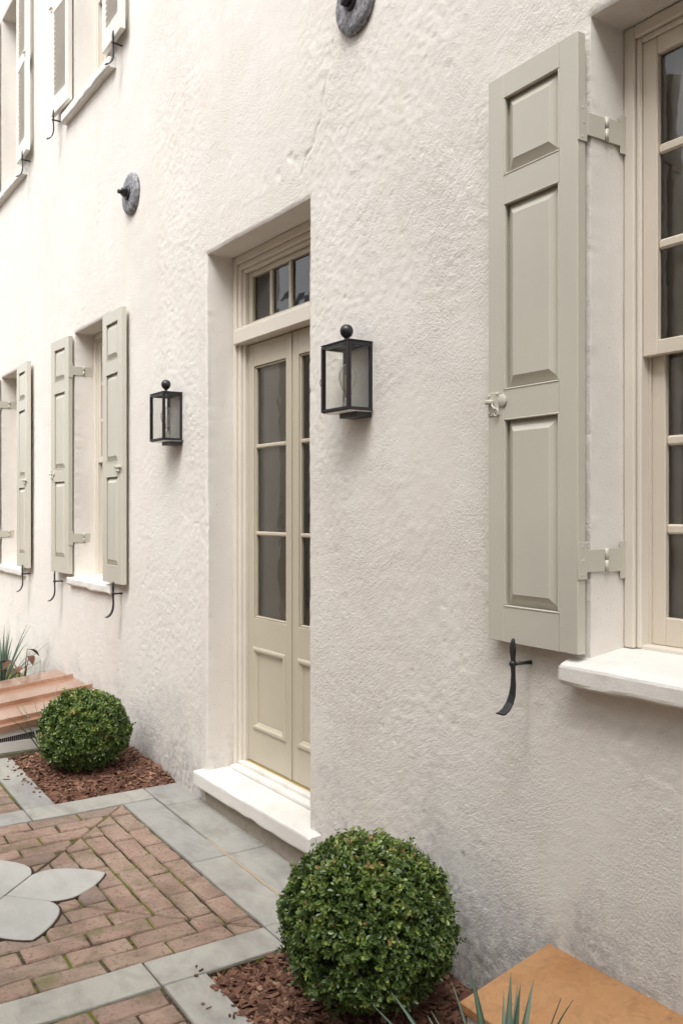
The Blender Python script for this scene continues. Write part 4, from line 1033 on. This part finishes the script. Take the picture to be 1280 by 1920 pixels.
    # branching stem
    tr = MB(); tr.tube([(0, 0, -.05), (.004, 0, .05), (0, .004, zc * .5)], [.020, .017, .012], 8); r2 = random.Random(seed)
    for k in range(16):
        a = k * 2.4; e = r2.uniform(-.05, 1.2); q = rad * .8
        tr.tube([(0, 0, zc * r2.uniform(.12, .5)), (q * .45 * math.cos(a), q * .45 * math.sin(a), zc * (.45 + .3 * e)), (q * .8 * math.cos(a) * math.cos(e), q * .8 * math.sin(a) * math.cos(e), zc + q * .8 * math.sin(e) - .04)], [.008, .006, .003], 6)
    obj('stem', tr, M['twig'], B)
    return B
boxwood((-2.435, -.385, gz(-2.435) + .02), .285, 'large round boxwood bush in front of the doorstep end', 41, 1.0)
boxwood((-5.36, -.40, gz(-5.36)), .258, 'smaller-looking round boxwood bush by the far copper cover', 57)

# ================================================================== STRAP-LEAVED PLANTS
def blades(name, loc, specs, label, mat='blade', seed=1, wid=.022):
    rg = random.Random(seed)
    Pn = tag(empty(name, loc), label, 'plant', 'strap-leaved plants')
    for (az, lean, L, wk) in specs:
        n = 10; v = []; f = []; w0 = wid * wk; curve = rg.uniform(.10, .40); tw = rg.uniform(-.5, .5)
        dx, dy = math.cos(az), math.sin(az); x = y = 0; r = .012; p = np.array((dx * r, dy * r, 0.0)); ang = lean
        for i in range(n + 1):
            t = i / n; w = w0 * (.62 + .38 * math.sin(min(1, t * 2.2) * math.pi / 2)) * (1 - t ** 2.6) + .0006
            a = az + math.pi / 2 + tw * t; sd = np.array((math.cos(a), math.sin(a), 0)); fold = np.array((dx * math.cos(ang), dy * math.cos(ang), -math.sin(ang))) * 0
            up = np.array((-dx * math.cos(ang), -dy * math.cos(ang), math.sin(ang)))
            v += [tuple(p - sd * w / 2 + up * w * .14), tuple(p), tuple(p + sd * w / 2 + up * w * .14), tuple(p - up * .0012)]
            st = L / n; p = p + np.array((dx * math.sin(ang), dy * math.sin(ang), math.cos(ang))) * st; ang += curve * (t + .2) / n * 1.6
        for i in range(n):
            a, b = i * 4, i * 4 + 4; f += [(a, a + 1, b + 1, b), (a + 1, a + 2, b + 2, b + 1), (a + 2, a + 3, b + 3, b + 2), (a + 3, a, b, b + 3)]
        mb = MB(); mb.tone = rg.random(); mb.add(v, f, True); obj('leaf', mb.mesh('leaf', True), M[mat], Pn)
    return Pn
rg = random.Random(3)
def rosette(n, lean=(.1, .9), L=(.3, .42), seed=0):
    r = random.Random(seed); return [(k * 2.399 + r.uniform(-.3, .3), lean[0] + (lean[1] - lean[0]) * k / n + r.uniform(-.06, .06), r.uniform(*L), r.uniform(.7, 1.15)) for k in range(n)]
blades('yucca', (-1.66, -.51, gz(-1.66)), [(a, l if math.sin(a) < .15 else min(l, .22), L, w) for a, l, L, w in rosette(30, (.06, 1.0), (.36, .50), 4)], 'grey-green strap-leaved plant at the bottom in front of the near copper cover', 'blade', 2, .031)
blades('yucca', (-5.72, -.52, gz(-5.72)), rosette(13, (.05, .75), (.30, .46), 8), 'few thin green blades poking out behind the far boxwood', 'blade', 5, .017)
blades('yucca', (-7.85, -.30, gz(-7.85)), rosette(34, (.05, 1.0), (.40, .62), 12), 'spiky green plant at the left edge behind the copper cover', 'blade', 7, .022)
def bronze_plant(loc, seed):
    rg = random.Random(seed); Pn = tag(empty('bronze_leaved_plant', loc), 'plant with broad brown-bronze leaves beside the spiky green plant', 'plant')
    st = MB(); tips = []
    for (dx, dy, h) in ((.10, .02, .30), (.20, -.04, .22), (.06, -.10, .26), (-.05, .04, .33), (.02, -.14, .18), (.24, .06, .16), (.14, -.12, .12), (-.08, -.08, .24)):
        st.tube([(0, 0, -.02), (dx * .5, dy * .5, h * .7), (dx, dy, h)], [.005, .004, .0025], 6); tips.append((dx, dy, h))
    obj('stem', st, M['twig'], Pn)
    for (dx, dy, h) in tips:
        az = math.atan2(dy, dx) + rg.uniform(-.5, .5); L = rg.uniform(.13, .19); W = L * .42; n = 8; v = []; f = []
        d = np.array((math.cos(az), math.sin(az), 0)); s = np.array((-math.sin(az), math.cos(az), 0)); p = np.array((dx, dy, h)); ang = rg.uniform(-.2, .5)
        for i in range(n + 1):
            t = i / n; w = W * math.sin(math.pi * min(1, .06 + t * .94)) ** .8 * .5; dr = p + d * L * t * math.cos(ang) + np.array((0, 0, L * (t * math.sin(ang) - .5 * t * t)))
            v += [tuple(dr - s * w + np.array((0, 0, w * .35))), tuple(dr), tuple(dr + s * w + np.array((0, 0, w * .35)))]
        for i in range(n): a = i * 3; f += [(a, a + 1, a + 4, a + 3), (a + 1, a + 2, a + 5, a + 4)]
        mb = MB(); mb.tone = rg.random(); mb.add(v, f, True); obj('leaf', mb.mesh('leaf', True), M['bronze'], Pn)
bronze_plant((-7.55, -.20, gz(-7.55) + .02), 4)

# ================================================================== HOUSES ACROSS THE COURTYARD (two mirrored in the panes; the tallest is unseen, added to dim the near wall)
def neighbour(x0, x1, y, h, label, seed):
    N = tag(empty('neighbouring_house', ((x0 + x1) / 2, y, 0)), label, 'house'); ox = (x0 + x1) / 2; a, b = x0 - ox, x1 - ox
    obj('wall', MB().box(a, b, -5, 0, -.3, h), M['hall'], N)
    obj('roof', MB().add([(a - .2, .3, h + .01), (b + .2, .3, h + .01), (b + .2, -2.5, h + 1.6), (a - .2, -2.5, h + 1.6), (a - .2, -5.3, h + .01), (b + .2, -5.3, h + .01)], [(0, 1, 2, 3), (3, 2, 5, 4), (0, 3, 4), (1, 5, 2), (0, 4, 5, 1)]), M['roof'], N)
    n = max(2, int((x1 - x0) / 2.4))
    for z in (1.1, 4.1):
        if z + 1.8 > h: continue
        for k in range(n):
            x = a + (k + .5) * (b - a) / n; w = empty('window', (x, 0, z), N)
            obj('frame', MB().box(-.48, -.42, .002, .06, 0, 1.7).box(.42, .48, .002, .06, 0, 1.7).box(-.4198, .4198, .002, .06, 1.64, 1.7).box(-.4198, .4198, .002, .06, 0, .06), M['trim'], w)
            obj('pane', MB().box(-.4198, .4198, .003, .02, .0602, 1.6398), M['darkglass'], w)
            for s in (-1, 1): obj('shutter', MB().box(min(s * .5, s * .9), max(s * .5, s * .9), .004, .05, 0, 1.7, .004), M['shutter'], w)
neighbour(-8.0, -.5, -5.2, 4.5, 'neighbouring house across the courtyard, mirrored in the near window panes', 1)
neighbour(-.4, 9.0, -4.9, 9.0, 'unseen tallest house behind the viewer, added to shade the near wall', 3)  # added out of view: its roofline cuts the soft sun towards the right
neighbour(-24.0, -13.5, -7.0, 5.4, 'lower neighbouring house mirrored in the transom panes over the door', 2)
